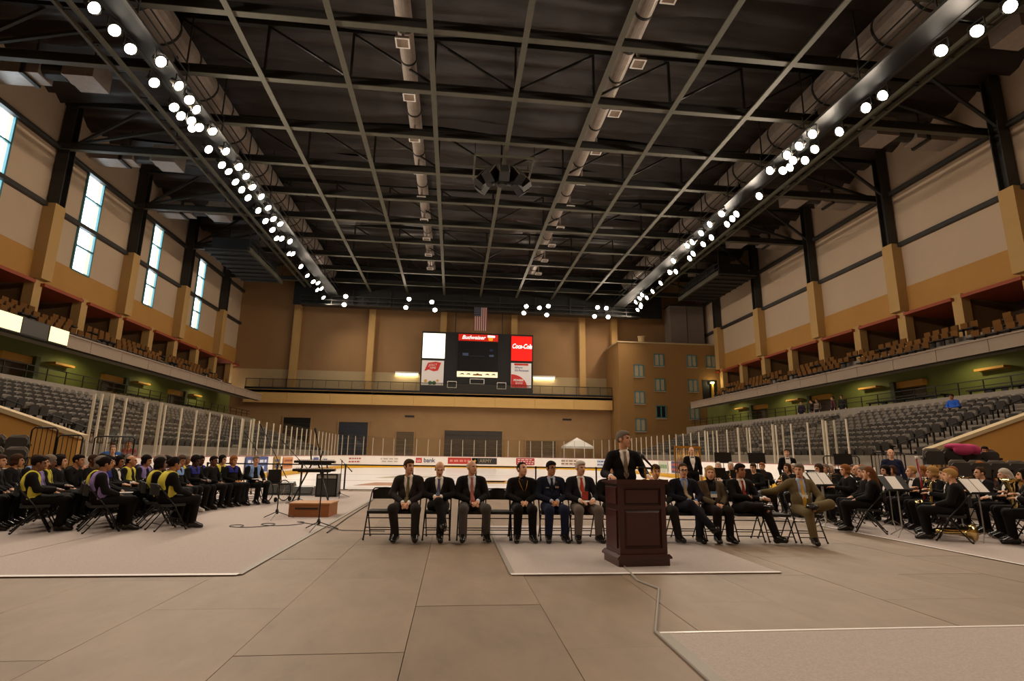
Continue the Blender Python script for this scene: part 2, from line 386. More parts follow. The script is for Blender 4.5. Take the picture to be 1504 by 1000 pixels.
def stand(s):
    side = 'left' if s < 0 else 'right'
    T = thing('seating_terrace', 'stepped concrete seating terrace below the %s concourse' % side, None, (0, 0, 0), kind='structure')
    q = lambda d: SX(s, d)
    for k in range(11):
        d0 = 13.9+.8*k; z = 1.15+.26*k
        MB().box(q(d0), q(d0+.8 if k < 10 else 22.7), YS0+.2, YS1, 0, z).build('terrace_step', m_conc, T)
    MB().box(q(13.75), q(13.9), YS0+.2, YS1, 0, 1.6).build('front_wall', m_conc, T)
    poly = [(13.3, 0), (27, 0), (27, 6.1), (13.3, 1.72)]
    MB().prism(poly, lambda p, t: (q(p[0]), YS0+t*.2, p[1])).build('end_wall', m_tan, T)
    MB().bar((q(13.2), YS0+.1, 1.76), (q(27), YS0+.1, 6.17), .34, .12).build('coping', m_cream, T)
    # aisle steps, dark
    for a, b in AISLES:
        for k in range(11):
            d0 = 13.9+.8*k; z = 1.15+.26*k
            MB().box(q(d0+.4), q(d0+.8), a+.05, b-.05, z, z+.13).build('aisle_step', m_black, T)
            MB().box(q(d0), q(d0+.4), a+.05, b-.05, z, z+.02).build('aisle_tread', m_black, T)
            MB().box(q(d0), q(d0+.04), a+.05, b-.05, z-.02, z+.012).build('nosing', m_black, T)
    for a, b in AISLES:                       # hand rail in each aisle
        ym = (a+b)/2
        rl = thing('aisle_handrail', 'black loop handrail down the aisle of the %s stand' % side, 'handrail', (q(16), ym, 0), group='aisle handrails of the %s stand' % side)
        for k in range(3):
            dd = [14.6, 17.0, 19.4][k]; z = 1.15+.26*((dd-13.9)//.8)
            MB().tube([(q(dd)-q(16), 0, z), (q(dd)-q(16), 0, z+.9), (q(dd+1.5)-q(16), 0, z+1.4), (q(dd+1.5)-q(16), 0, z+.5)], .025, 6).build('rail_loop', m_blackm, rl)
    # parapet, concourse, green wall
    MB().box(q(22.7), q(22.95), YS0, 58, 3.5, 4.66).build('parapet', m_conc, T)
    MB().box(q(22.9), q(27.4), YS0-30, 62, 3.7, 3.95).build('concourse_floor', m_conc, T)
    MB().box(q(26.9), q(27.2), YS0-30, 62, 3.9, 8.1).build('green_wall', m_green, T)
    # concourse rail
    rl = thing('concourse_railing', 'black railing along the %s concourse parapet' % side, 'railing', (q(22.85), 0, 4.66))
    for z in (.66, .36): MB().box(-.02, .02, YS0, 57, z-.02, z+.02).build('rail', m_blackm, rl)
    y = YS0
    while y < 57: MB().box(-.02, .02, y-.02, y+.02, 0, .68).build('rail_post', m_blackm, rl); y += 1.35
    # doors and yellow headers on the green wall
    for i, y in enumerate([23.2, 32.2, 41.0, 50.0]):
        dd = thing('doorway_%d' % (i+1+(4 if s > 0 else 0)), None, None, (q(26.9), y, 3.95), kind='structure')
        MB().box(0, -s*.06, -.9, .9, 0, 2.1).build('door_leaf', m_door, dd)
        MB().box(0, -s*.3, -1.05, 1.05, 2.15, 2.55).build('header', m_header, dd)
        MB().box(0, -s*.5, 1.05, 1.4, 0, 2.6).build('jamb', mat('green_jamb', '#4a4f25', .7), dd)
        MB().box(-s*.02, -s*.5, 2.6, 4.3, 2.42, 2.55).build('soffit_panel', m_header, dd)
    # balcony slab and fascia
    B = thing('side_balcony', 'grey panelled balcony edge over the %s stand' % side, 'balcony', (q(22.65), 0, 6.55))
    o = lambda d: q(d)-q(22.65)
    y = -6.0; ye = 59 if s < 0 else 56.5
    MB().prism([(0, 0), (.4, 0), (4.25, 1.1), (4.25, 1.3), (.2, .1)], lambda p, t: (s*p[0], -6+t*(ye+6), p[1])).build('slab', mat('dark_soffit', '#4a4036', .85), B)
    i = 0
    while y < ye-.1:
        y2 = min(y+2.9, ye); lit = (s < 0 and (abs(y-25.45) < .1))
        MB().box(0, s*.25, y+.015, y2-.015, 0, .62).build('fascia_panel', m_fascia, B); y = y2
    MB().box(-s*.06, s*.3, -6, ye, .62, .7).build('coping', m_fascia, B)
    for j in range(4):
        MB().box(o(22.95+.9*j), o(22.95+.9*(j+1)), -6, ye-1.5, .03+.24*j, .25+.5*j).build('balcony_step', m_conc, B)
    MB().box(o(26.55), o(28.0), -6, ye-1.5, 1.3, 1.85).build('balcony_walkway', m_conc, B)
    # concourse ceiling lamps
    for i, y in enumerate([14, 27.5, 36.5, 45.5, 54]):
        f = thing('concourse_lamp', 'round ceiling lamp under the %s balcony' % side, 'lamp', (q(25.2), y, 7.15), group='lamps under the %s balcony' % side)
        MB().lathe([(.16, 0), (.17, -.05), (.14, -.09)], 14).build('housing', m_white, f); MB().lathe([(.12, -.07), (.1, -.095)], 14).build('lens', mat('lamp_lens', '#ffe6a8', emit=1.5, ecol=(1, .8, .45)), f)
        l = bpy.data.lights.new('lamp_glow', 'SPOT'); l.energy = 170; l.color = (1, .86, .5); l.shadow_soft_size = .15; l.spot_size = R(165); l.spot_blend = .4
        lo = bpy.data.objects.new('lamp_glow', l); COL.objects.link(lo); lo.parent = f; lo.location = (0, 0, -.12); lo.rotation_euler = (0, R(14*s*-1), 0)
    # seats
    for k in range(10):
        d0 = 13.9+.8*k+.5; z = 1.15+.26*k
        y = YS0+.5
        while y < YS1-.3:
            if not in_aisle(y): ALLSEATS.append((q(d0), y, z, s, k))
            y += .52
stand(-1); stand(1)
# LED ribbon panels on the left balcony edge
for nm, y0, y1, lab in (('a', 24.6, 26.4, 'lit cream ribbon display panel at the dark end of the left balcony edge'), ('c', 28.15, 29.5, 'lit cream ribbon display panel where the grey balcony edge begins')):
    p = thing('ribbon_display', lab, 'display', (-20.06, (y0+y1)/2, 6.5)); hw = (y1-y0)/2
    MB().box(0, .3, -hw, hw, 0, .82).build('casing', m_black, p); MB().box(.3, .32, -hw+.03, hw-.03, .06, .78).build('screen', mat('ribbon_lit', '#fff2c0', emit=.95, ecol=(1, .84, .5)), p)
p = thing('ribbon_display', 'dark switched-off ribbon display panel between two lit ones', 'display', (-20.06, 27.27, 6.5))
MB().box(0, .28, -.86, .86, 0, .82).build('casing', m_black, p); MB().box(.28, .3, -.83, .83, .06, .78).build('screen', mat('ribbon_off', '#2a2622', .4), p)

# seats: the 300 that show largest one by one, the rest as stuff
def near(t): return t[0]**2+t[1]**2
vis = sorted([t for t in ALLSEATS if -.82 < t[0]/t[1] < 1.2], key=near)
RN = ['lowest', 'second', 'third', 'fourth', 'fifth', 'sixth', 'seventh', 'eighth', 'ninth', 'tenth']
for i, (x, y, z, s, k) in enumerate(vis[:300]):
    sec = 'beside the tan end wall' if y < 19.5 else 'between the first two aisles' if y < 31 else 'past the second aisle'
    lab = 'grey stadium seat, %s row of the %s stand, %s' % (RN[k], 'left' if s < 0 else 'right', sec)
    o = link('stadium_seat', seat_back, label=lab, cat='seat', group='stadium seats, %s row, %s stand, %s' % (RN[k], 'left' if s < 0 else 'right', sec))
    o.location = (x, y, z); o.rotation_euler = (0, 0, R(90) if s < 0 else R(-90))
    link('seat_pan', seat_pan, o); link('arm_rest', seat_arm, o); link('arm_rest', seat_arm2, o)
for s in (-1, 1):
    b = MB()
    for (x, y, z, ss, k) in vis[300:]:
        if ss != s: continue
        sg = -s
        b.m = 0; b.add([(x+sg*(-.06), y-.21, z+.40), (x-sg*.06, y+.21, z+.40), (x-sg*.11, y+.19, z+.78), (x-sg*.12, y+.1, z+.84), (x-sg*.12, y-.1, z+.84), (x-sg*.11, y-.19, z+.78)], [(0, 1, 2, 3, 4, 5)])
        b.m = 1; b.box(x+sg*.02, x+sg*.07, y-.19, y+.19, z+.38, z+.68)
    b.build('stadium_seat_rows', [m_seat, m_seatd], label='many grey stadium seats further up the %s stand' % ('left' if s < 0 else 'right'), cat='seats', kind='stuff')
# balcony seats
bs = MB(); bs.box(-.22, .22, .08, .16, .42, .86); bs.m = 1; bs.box(-.22, .22, -.28, .06, .40, .47); bs.box(-.03, .03, -.05, .05, 0, .4)
bsm = bs.mesh('balcony_seat', [m_seato, m_seatd])
for s in (-1, 1):
    side = 'left' if s < 0 else 'right'
    for j in (1, 2, 3):
        y = (24.5 if s < 0 else 22.5)+.2*j; n = 0
        while y < 55:
            n += 1
            if (y-COLY[s][3]) % 8.7 > 1.3 and (n+3*j) % 11 > 1:
                o = link('balcony_seat', bsm, label='tan upholstered seat in the %s row of the %s balcony' % (['', 'lowest', 'middle', 'upper'][j], side), cat='seat', group='tan balcony seats, %s row, %s side' % (['', 'lowest', 'middle', 'upper'][j], side))
                o.location = (SX(s, 23.4+.9*j), y, 6.8+.5*j); o.rotation_euler = (0, 0, R(90) if s < 0 else R(-90))
            y += .62
# dark counters with stools along the concourse
for s in (-1, 1):
    side = 'left' if s < 0 else 'right'
    for k, (y0, y1) in enumerate(((20.5, 25.5), (27, 32.5)) if s > 0 else ((38, 42), (46, 50))):
        t = thing('concourse_counter', 'long black counter with stools on the %s concourse, %s one' % (side, ['nearer', 'farther'][k]), 'counter', (SX(s, 23.9), y0, 3.95))
        MB().box(-.25, .25, 0, y1-y0, 1.0, 1.06).build('top', m_black, t)
        for i in range(5): MB().box(-.04, .04, (y1-y0)*i/4-.04, (y1-y0)*i/4+.04, 0, 1.0).build('leg', m_blackm, t)
        for i in range(6):
            yy = (y1-y0)*(i+.5)/6; c_ = MB(); c_.lathe([(.17, .72), (.17, .77)], 10, c=(s*.45, yy, 0)); c_.box(s*.43, s*.47, yy-.02, yy+.02, 0, .72); c_.box(s*.6, s*.63, yy-.17, yy+.17, .77, 1.1); c_.build('stool', m_black, t)
# ================================================================ RINK
BL, BR, YF, RC = CX-13.05, CX+13.05, 60.0, 8.5
ice = thing('ice_rink', 'white glossy ice sheet with faded painted logos', 'ice', (0, 23.2, 0))
pts = [(BL, 0), (BR, 0)]
for i in range(13):
    a = math.pi/2*i/12; pts.append((BR-RC+RC*math.cos(a), YF-RC-23.2+RC*math.sin(a)))
for i in range(13):
    a = math.pi/2+math.pi/2*i/12; pts.append((BL+RC+RC*math.cos(a), YF-RC-23.2+RC*math.sin(a)))
MB().prism(pts, lambda p, t: (p[0], p[1], -.02+t*.025)).build('ice_sheet', m_ice, ice)
def decal(x0, x1, y0, y1, col, nm='painted_logo'):
    MB().prism([(x0, y0), (x0+.25*(x1-x0), y1), (x1, y1), (x1-.2*(x1-x0), y0)], lambda p, t: (p[0], p[1]-23.2, .006+t*.001)).build(nm, mat('ice_'+col, '#'+col, .2), ice)
decal(-4.4, -1.8, 25.6, 28.4, 'c79a86'); decal(-4.5, -1.2, 33.5, 36.5, 'c9c7ae'); decal(1.0, 3.6, 28.0, 31.6, 'd3a868'); decal(1.6, 3.0, 29.5, 31.0, 'c07a4a')
for y, w_, c in ((30.2, .3, 'd9b6ae'), (38.5, .3, 'cdb7c0'), (57, .06, 'd9a79f'), (24.2, .12, 'd8b0b0')):
    MB().box(BL+.1, BR-.1, y-w_/2-23.2, y+w_/2-23.2, .006, .0066).build('rink_line', mat('ice_'+c, '#'+c, .2), ice)
ring = MB()
for i in range(32):
    a, b2 = 2*math.pi*i/32, 2*math.pi*(i+1)/32
    ring.add([(CX+r_*math.cos(t_), 31-23.2+r_*math.sin(t_), .0062) for r_, t_ in ((4.5, a), (4.5, b2), (4.38, b2), (4.38, a))], [(0, 1, 2, 3)])
ring.build('rink_circle', mat('ice_d8b0b0', '#d8b0b0', .2), ice)

bd = thing('dasher_boards', 'white rink boards with advert panels, yellow kick plate and glass above', 'boards', (CX, YF, 0))
def path_pt(u):          # u metres along from left near end, returns (x, y, inward normal)
    LS = YF-RC-17.4
    if u < LS: return (BL, 17.4+u, (1, 0))
    u -= LS; arc = math.pi/2*RC
    if u < arc:
        a = math.pi-u/RC; return (BL+RC+RC*math.cos(a), YF-RC+RC*math.sin(a), (-math.cos(a), -math.sin(a)))
    u -= arc; st = (BR-RC)-(BL+RC)
    if u < st: return (BL+RC+u, YF, (0, -1))
    u -= st
    if u < arc:
        a = math.pi/2-u/RC; return (BR-RC+RC*math.cos(a), YF-RC+RC*math.sin(a), (-math.cos(a), -math.sin(a)))
    u -= arc
    return (BR, YF-RC-u, (-1, 0))
TOT = 2*(YF-RC-17.4)+math.pi*RC+(BR-BL-2*RC)-2.0
NP = int(TOT/1.22); st_ = TOT/NP
BH = 1.2
for i in range(NP):
    x0, y0, n0 = path_pt(i*st_); x1, y1, n1 = path_pt((i+1)*st_)
    L = lambda x, y, z: (x-CX, y-YF, z)
    def seg(t0, t1, z0, z1, nm, m):
        vs = []
        for z in (z0, z1):
            for (x, y, n) in ((x0, y0, n0), (x1, y1, n1)):
                vs += [L(x+n[0]*t1, y+n[1]*t1, z), L(x-n[0]*t0, y-n[1]*t0, z)]
        return MB().add(vs, [(0, 1, 3, 2), (4, 6, 7, 5), (0, 2, 6, 4), (1, 5, 7, 3), (0, 4, 5, 1), (2, 3, 7, 6)]).build(nm, m, bd)
    if y0 > 22.0 or True:
        p = seg(.06, 0, .26, BH-.04, 'board_panel', m_board)
        seg(.06, .02, 0, .25, 'kick_plate', m_yellow); seg(.08, .03, BH-.04, BH, 'cap_rail', m_pink)
    hg = 1.85 if n0[1] < -.6 else 1.95
    MB().bar(L(x0-n0[0]*.03, y0-n0[1]*.03, BH), L(x0-n0[0]*.03, y0-n0[1]*.03, BH+hg-.12), .055, .05).build('glass_post', m_alu, bd)
    g = seg(.035, -.025, BH+.02, BH+hg, 'glass_pane', m_glass)
# bench partitions behind the glass
for s, ys in ((-1, (18.1, 21.0, 30.4)), (1, (22.2, 26.0, 29.4, 33.5))):
    for y in ys:
        g = thing('bench_screen', 'glass bench screen with pale post behind the %s boards' % ('left' if s < 0 else 'right'), 'screen', (SX(s, 13.1), y, 0), group='bench screens behind the %s boards' % ('left' if s < 0 else 'right'))
        MB().box(s*.05, s*.13, -.04, .04, .0, 3.1).build('post', m_alu, g); MB().box(s*.58, s*.64, -.03, .03, 0, 3.1).build('post', m_alu, g); MB().box(s*.13, s*.58, -.008, .008, 1.2, 3.2).build('pane', m_glass, g); MB().box(s*.13, s*.58, -.03, .03, 0, 1.2).build('panel', m_board, g)
# adverts on the end boards
def ad(xc, wd, h, z, col, lines, tcol, size, y=YF, nm='advert_panel'):
    o = link(nm, MB().box(-wd/2, wd/2, -.012, 0, -h/2, h/2).mesh(nm, mat('ad_'+col, '#'+col, .5)), bd)
    o.location = (xc-CX, y-YF-.005, z); 
    for k, t in enumerate(lines):
        text(t, size, mat('adt_'+tcol[k % len(tcol)], '#'+tcol[k % len(tcol)], .5), (0, -.016, (len(lines)-1)*size*.45-k*size*.9), o)
    return o
def bars(o, wd, h, rows, col):
    m = mat('adt_'+col, '#'+col, .5); rr = random.Random(int(wd*100))
    for k in range(rows):
        z = h*.5-h*(k+.5)/rows; x = -wd*.42
        while x < wd*.36:
            l_ = wd*rr.uniform(.08, .2); MB().box(x, min(x+l_, wd*.42), -.02, -.012, z-h*.22/rows, z+h*.22/rows).build('print_bar', m, o); x += l_+wd*.05
bars(ad(.75, 2.5, .66, .74, 'c23528', [], [''], .4), 2.5, .5, 1, 'e09088')
ad(3.4, 2.7, .66, .74, '2a2826', ['  ARMY'], ['a89a80'], .5)
o_ = ad(2.4, .5, .5, .745, '2a2826', [], [''], .4); MB().prism([(.2*math.sin(q*math.pi/5)*(1 if q % 2 == 0 else .4), .2*math.cos(q*math.pi/5)*(1 if q % 2 == 0 else .4)) for q in range(10)], lambda p, t: (p[0], -.016-t*.01, p[1])).build('star_print', mat('star_gold', '#c9a040'), o_)
# arc adverts are set on short chords of the corner boards
def ad_arc(u, wd, h, col, lines, tcol, size):
    x, y, n = path_pt(u); o = link('advert_panel', MB().box(-wd/2, wd/2, -.012, 0, -h/2, h/2).mesh('advert_panel', mat('ad_'+col, '#'+col, .5)), bd)
    o.location = (x-CX+n[0]*.06, y-YF+n[1]*.06, .74); o.rotation_euler = (0, 0, math.atan2(n[0], -n[1]))
    if lines: bars(o, wd, h*.85, lines, tcol)
    return o
LSs = YF-RC-17.4; ARC = math.pi/2*RC
U1 = LSs+ARC; U2 = U1+9.1; U3 = U2+ARC
ad_arc(13.6, 3.4, .8, '35508f', 2, 'd8dcec', .36); ad_arc(17.0, 1.2, .8, 'a8842c', 2, '2a3a70', .5); ad_arc(19.2, 2.0, .7, 'd08a50', 2, '7a3a20', .5)
ad_arc(26.5, 1.4, .6, '4a5aa0', 1, 'dfe4f0', .6); ad_arc(29.6, 1.4, .6, 'efe8e0', 2, '4a6ab0', .6)
ad_arc(LSs+ARC*.30, 2.2, .7, 'f2ece4', 2, 'b04a50', .4); ad_arc(LSs+ARC*.64, 3.2, .6, 'f2ece4', 2, 'b8b0a8', .42)
ub = ad_arc(LSs+ARC*.93, 2.3, .6, 'f4eee6', 0, '26306e', .5); text('bank', .62, mat('usb_navy', '#26306e'), (.36, -.016, 0), ub, bold=.012); ur = MB().box(-1.05, -.42, -.022, -.012, -.26, .26).build('red_square', mat('usb_red', '#c8342c'), ub); text('us', .5, m_paper, (-.74, -.03, 0), ub)
ad_arc(U2+.7, 2.1, .72, 'b03038', 3, 'f0d8d0', .3); ad_arc(U2+ARC*.42, 2.4, .7, 'e4d8cc', 2, '8a6a50', .3); ad_arc(U2+ARC*.75, 2.0, .74, 'dde0e6', 2, '35508f', .36)
ad_arc(U3+11.2, 1.8, .74, 'c9cdbb', 1, '6a8a5a', .4); ad_arc(U3+13.8, 2.0, .8, '3b4a6c', 2, 'c85050', .4)
# white canopy tent and banner behind the end glass
t = thing('canopy_tent', 'white pop-up canopy tent behind the far rink glass', 'tent', (14.2, 62.7, 0))
MB().add([(-1.6, -1.2, 2.5), (1.6, -1.2, 2.5), (1.6, 1.2, 2.5), (-1.6, 1.2, 2.5), (0, 0, 3.5), (-1.6, -1.2, 2.25), (1.6, -1.2, 2.25), (1.6, 1.2, 2.25), (-1.6, 1.2, 2.25)], [(0, 1, 4), (1, 2, 4), (2, 3, 4), (3, 0, 4), (0, 5, 6, 1), (1, 6, 7, 2), (2, 7, 8, 3), (3, 8, 5, 0)]).build('canopy', m_white, t)
for x in (-1.55, 1.55):
    for y in (-1.15, 1.15): MB().box(x-.03, x+.03, y-.03, y+.03, 0, 2.5).build('leg', m_grey, t)

# ================================================================ SCOREBOARD
sb = thing('scoreboard', 'large black scoreboard with lit advert panels hung over the end balcony', 'scoreboard', (CX, 64.6, 8.6))
def sbox(nm, x0, x1, z0, z1, m, y0=-.1, y1=.25, par=None): return MB().box(x0-CX, x1-CX, y0, y1, z0-8.6, z1-8.6).build(nm, m, par or sb)
sbox('cabinet', -4.15, 9.3, 8.6, 15.85, m_black, .05, .9)
lit = mat('panel_lit', '#fff6dc', emit=1.9, ecol=(1, .93, .72))
pl = sbox('blank_lit_panel', -4.0, -1.38, 12.6, 15.6, lit, -.06, .06); tag(pl, label='plain glowing cream panel')
# lower left ad: white with red wavy flag and plain shapes
p2 = sbox('advert_panel', -4.0, -1.42, 9.35, 12.3, mat('sb_white', '#d9d0cc', .5, emit=.10, ecol=(1, .9, .82)), -.06, .06)
mr_ = mat('sb_red', '#c22a22', .5, emit=.12); my_ = mat('sb_yellow', '#d9a441', .5); mg_ = mat('sb_green', '#3f6a34', .5); ms_ = mat('sb_skin', '#d8b090', .5)
MB().prism([(-3.7, 11.0), (-3.3, 12.0), (-2.4, 12.15), (-1.75, 12.05), (-2.1, 11.1), (-2.6, 11.0), (-3.2, 11.2)], lambda p, t: (p[0]-CX, -.07-t*.02, p[1]-8.6)).build('wavy_flag', mr_, p2)
text('JOLLY', .36, m_paper, (-2.75-CX, -.1, 11.75-8.6), p2, shear=.3, rot=(R(90), R(-6), 0)); text('TIME', .36, m_paper, (-2.75-CX, -.1, 11.38-8.6), p2, shear=.3, rot=(R(90), R(-6), 0))
for (x, z, r_, m) in ((-2.95, 9.62, .24, mg_), (-2.5, 9.62, .24, mg_), (-3.5, 9.85, .18, my_), (-2.1, 9.9, .15, my_)):
    MB().lathe([(r_, 0), (r_, .02)], 14, Matrix.Translation((x-CX, -.08, z-8.6)) @ Matrix.Rotation(R(90), 4, 'X')).build('printed_spot', m, p2)
# right: cola panel
p3 = sbox('cola_panel', 6.62, 9.15, 12.6, 15.62, mat('cola_red', '#e0150c', .4, emit=.75, ecol=C('#e0150c')), -.06, .06)
text('Coca-Cola', .80, mat('cola_white', '#ffffff', .4, emit=.8), (7.9-CX, -.08, 14.35-8.6), p3, shear=.35, bold=.02, sx=.70)
p4 = sbox('store_panel', 6.62, 9.08, 9.3, 12.3, mat('sb_white2', '#dcd6d4', .5, emit=.10, ecol=(1, .92, .86)), -.06, .06)
text("Where", .34, mat('navy_print', '#2c3a78', .5), (7.5-CX, -.08, 11.75-8.6), p4, shear=.25); text("it's Personal.", .36, mat('navy_print', '#2c3a78'), (7.9-CX, -.08, 11.4-8.6), p4, shear=.25, sx=.95)
sbox('red_strip', 7.0, 8.7, 12.02, 12.25, mr_, -.08, -.05, p4)
dpts = [(6.64, 9.32)]+[(6.64+1.95*math.sin(a)*1.0, 9.32+(1.6*math.cos(a))) for a in [math.pi/2*i/10 for i in range(11)]]
MB().prism(dpts, lambda p, t: (p[0]-CX, -.065-t*.015, p[1]-8.6)).build('red_disc', mr_, p4)
text('PIONEER', .34, m_paper, (7.5-CX, -.1, 10.2-8.6), p4, shear=.2, bold=.012, sx=.9); text('BANK', .34, m_paper, (7.6-CX, -.1, 9.85-8.6), p4, shear=.2)
# centre
p5 = sbox('beer_banner', .2, 4.98, 14.85, 15.65, mat('bud_red', '#c8200e', .4, emit=.45, ecol=C('#c8200e')), -.08, .06)
text('Budweiser', .66, mat('bud_white', '#ffffff', emit=.7), (2.0-CX, -.1, 15.25-8.6), p5, shear=.3, bold=.012)
MB().prism([(3.85, 14.9), (4.3, 14.9), (4.4, 15.35), (3.75, 15.35)], lambda p, t: (p[0]-CX, -.09-t*.02, p[1]-8.6)).build('glass_print', mat('beer_gold', '#e8a020', emit=.5), p5)
MB().prism([(3.7, 15.33), (4.6, 15.3), (4.6, 15.55), (3.7, 15.58)], lambda p, t: (p[0]-CX, -.095-t*.02, p[1]-8.6)).build('foam_print', mat('bud_white', '#ffffff'), p5)
p6 = sbox('video_screen', .2, 4.98, 11.2, 14.7, mat('screen_off', '#1a1a1d', .25), -.06, .06)
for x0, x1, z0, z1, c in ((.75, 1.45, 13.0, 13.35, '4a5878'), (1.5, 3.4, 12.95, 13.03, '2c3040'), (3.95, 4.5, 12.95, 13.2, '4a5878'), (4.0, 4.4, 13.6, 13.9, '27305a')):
    sbox('screen_reflection', x0, x1, z0, z1, mat('scr_'+c, '#'+c, .3), -.07, -.06, p6)  # faint bluish reflections painted on the switched-off screen
p7 = sbox('logo_strip', .15, 5.0, 10.45, 11.1, mat('strip_lit', '#f6e2b6', emit=.75, ecol=(1, .83, .55)), -.08, .06)
for x in (.75, 1.5, 3.75, 4.5):
    MB().prism([(-.3, -.08), (-.1, .1), (.15, .12), (.3, -.08), (.1, -.02), (-.1, -.02)], lambda p, t, x=x: (x+p[0]-CX, -.09-t*.02, 10.77+p[1]-8.6)).build('car_print', m_steel, p7)
MB().prism([(-.6, -.12), (.6, -.12), (.5, .05), (.2, .05), (0, .17), (-.2, .05), (-.5, .05)], lambda p, t: (2.6+p[0]-CX, -.09-t*.02, 10.76+p[1]-8.6)).build('crest_print', mat('strip_gold', '#7a5a20'), p7)
for x0, x1, z0, z1 in ((-.95, .17, 9.1, 9.9), (1.71, 3.44, 9.6, 10.27), (4.95, 6.07, 9.1, 9.9)):
    b = MB(); w_ = .07
    for (a, c, d, e) in ((x0, x1, z0, z0+w_), (x0, x1, z1-w_, z1), (x0, x0+w_, z0, z1), (x1-w_, x1, z0, z1)): b.box(a-CX, c-CX, -.02, .05, d-8.6, e-8.6)
    b.build('digit_frame', m_white, sb)
for x in (-.2, 5.5): MB().box(x-.06-CX, x+.06-CX, .3, .42, 7.25, 12).build('hanger', m_steel, sb)
# flag
fl = thing('american_flag', 'american flag hanging vertically above the scoreboard', 'flag', (2.75, 63.5, 15.9))
gw = 1.62
MB().box(-gw/2-.1, gw/2+.1, -.03, .03, 2.86, 2.92).build('flag_bar', m_steel, fl)
for i in range(13):
    x0 = -gw/2+gw*i/13; MB().box(x0, x0+gw/13, -.012+.01*math.sin(i), .012+.01*math.sin(i), 0 if i > 6 or True else 0, 2.86).build('stripe', mat('flag_red', '#7e2d2c') if i % 2 == 0 else mat('flag_white', '#b8a8a0'), fl)
cn = MB().box(-gw/2, -gw/2+gw*7/13, -.03, -.015, 1.75, 2.86).build('canton', mat('flag_navy', '#20243c'), fl)
st = MB()
for i in range(5):
    for j in range(6): st.lathe([(.03, 0), (.03, .006)], 5, Matrix.Translation((-gw/2+.1+j*.134, -.03, 1.87+i*.22)) @ Matrix.Rotation(R(90), 4, 'X'))
st.build('stars', mat('flag_white', '#b8a8a0'), cn, kind='stuff')

# ================================================================ BRICK TOWER IN THE CORNER
bt = thing('brick_tower', 'tan brick corner tower with paired teal windows beside the end balcony', 'building', (25, 61.5, 0))
MB().box(19.0-25, 31.4-25, 0, 5.3, 0, 14.65).build('brick_block', m_brick, bt)
MB().box(18.9-25, 31.4-25, -.1, 5.3, 14.65, 14.8).build('coping', m_cream, bt)
WIN = [(20.8, 10.6, 0), (23.3, 11.95, 0), (27.35, 11.95, 0), (29.75, 11.95, 0), (23.3, 9.0, 0), (27.35, 9.0, 0), (20.8, 7.45, 0), (23.3, 5.85, 1), (27.35, 5.8, 0), (20.8, 4.3, 0)]
m_blind = mat('window_blind', '#a59678', .6, noise=2, amt=.1); m_darkpane = mat('dark_pane', '#15161a', .2)
for (x, z, dk) in WIN:
    wf = MB(); x -= 25
    for a, b in ((0, .09), (.54, .66), (1.11, 1.2)): wf.box(x+a, x+b, -.1, .0, z, z+1.45)
    for a, b in ((0, .1), (1.35, 1.45)): wf.box(x, x+1.2, -.1, 0, z+a, z+b)
    wo = wf.build('window', m_teal, bt)
    MB().box(x+.12, x+.54, -.05, -.02, z+.1, z+1.35).build('pane', m_darkpane if dk else m_blind, wo); MB().box(x+.66, x+1.08, -.05, -.02, z+.1, z+1.35).build('pane', m_darkpane if dk else m_blind, wo)
    MB().box(x-.06, x+1.26, -.16, 0, z-.14, z).build('window_sill', m_sill, wo)
MB().box(29.1-25, 30.9-25, -.06, .0, 8.0, 10.45).build('doorway', m_black, bt)
MB().lathe([(.4, 0), (.42, .9), (.5, 1.0)], 12, c=(0, 0, 0)).build('chimney_pot', m_cream, label='round cream chimney pot on the brick tower roof', cat='chimney', loc=(22.4, 63, 14.8))
f = thing('tower_lamp', 'glowing yellow post lamp in the doorway of the brick tower', 'lamp', (30.2, 61.2, 8.0))
MB().box(-.12, .12, -.1, .1, 0, 2.0).build('post', mat('lamp_yellow', '#c9a040'), f); MB().box(-.2, .2, -.14, .14, 2.0, 2.2).build('lens', mat('lamp_lens', '#ffe6a8'), f)
l = bpy.data.lights.new('lamp_glow', 'POINT'); l.energy = 40; l.color = (1, .8, .4); lo = bpy.data.objects.new('lamp_glow', l); COL.objects.link(lo); lo.parent = f; lo.location = (0, -.4, 2.1)
du = thing('rooftop_plant', 'grey metal air handling box on top of the brick tower', 'machine', (26.4, 63.5, 14.8))
MB().box(0, 4.3, 0, 2, 0, 5.2).build('casing', mat('plant_grey', '#766a60', .6, noise=1, amt=.08), du); MB().box(-.05, 4.35, -.05, 2.05, 5.2, 5.4).build('cap', m_trussd, du); MB().box(2.1, 2.16, -.03, 0, 0, 5.2).build('panel_seam', m_trussd, du)

# ================================================================ ROOF SERVICES
def spiral_duct(x, z, r, y0, y1, label, par=None):
    d = thing('spiral_duct', label, 'duct', (x, y0, z))
    n = int((y1-y0)/2.2)
    for i in range(n):
        a, c = (y1-y0)*i/n, (y1-y0)*(i+1)/n
        MB().tube([(0, a+.03, 0), (0, c-.03, 0)], r, 20).build('duct_section', m_duct, d, smooth=False)
        MB().tube([(0, c-.06, 0), (0, c+.06, 0)], r+.035, 20).build('joint_ring', m_trussd, d)
    return d
spiral_duct(-15.3, 22.15, .95, 12, 63, 'fat galvanised spiral duct running above the left catwalk')
spiral_duct(20.7, 22.15, .95, 12, 62, 'fat galvanised spiral duct running above the right catwalk')
spiral_duct(-3.1, 22.1, .4, 10, 60, 'thin spiral duct left of the centre beam with square diffusers below')
spiral_duct(8.3, 22.1, .4, 10, 60, 'thin spiral duct right of the centre beam with square diffusers below')
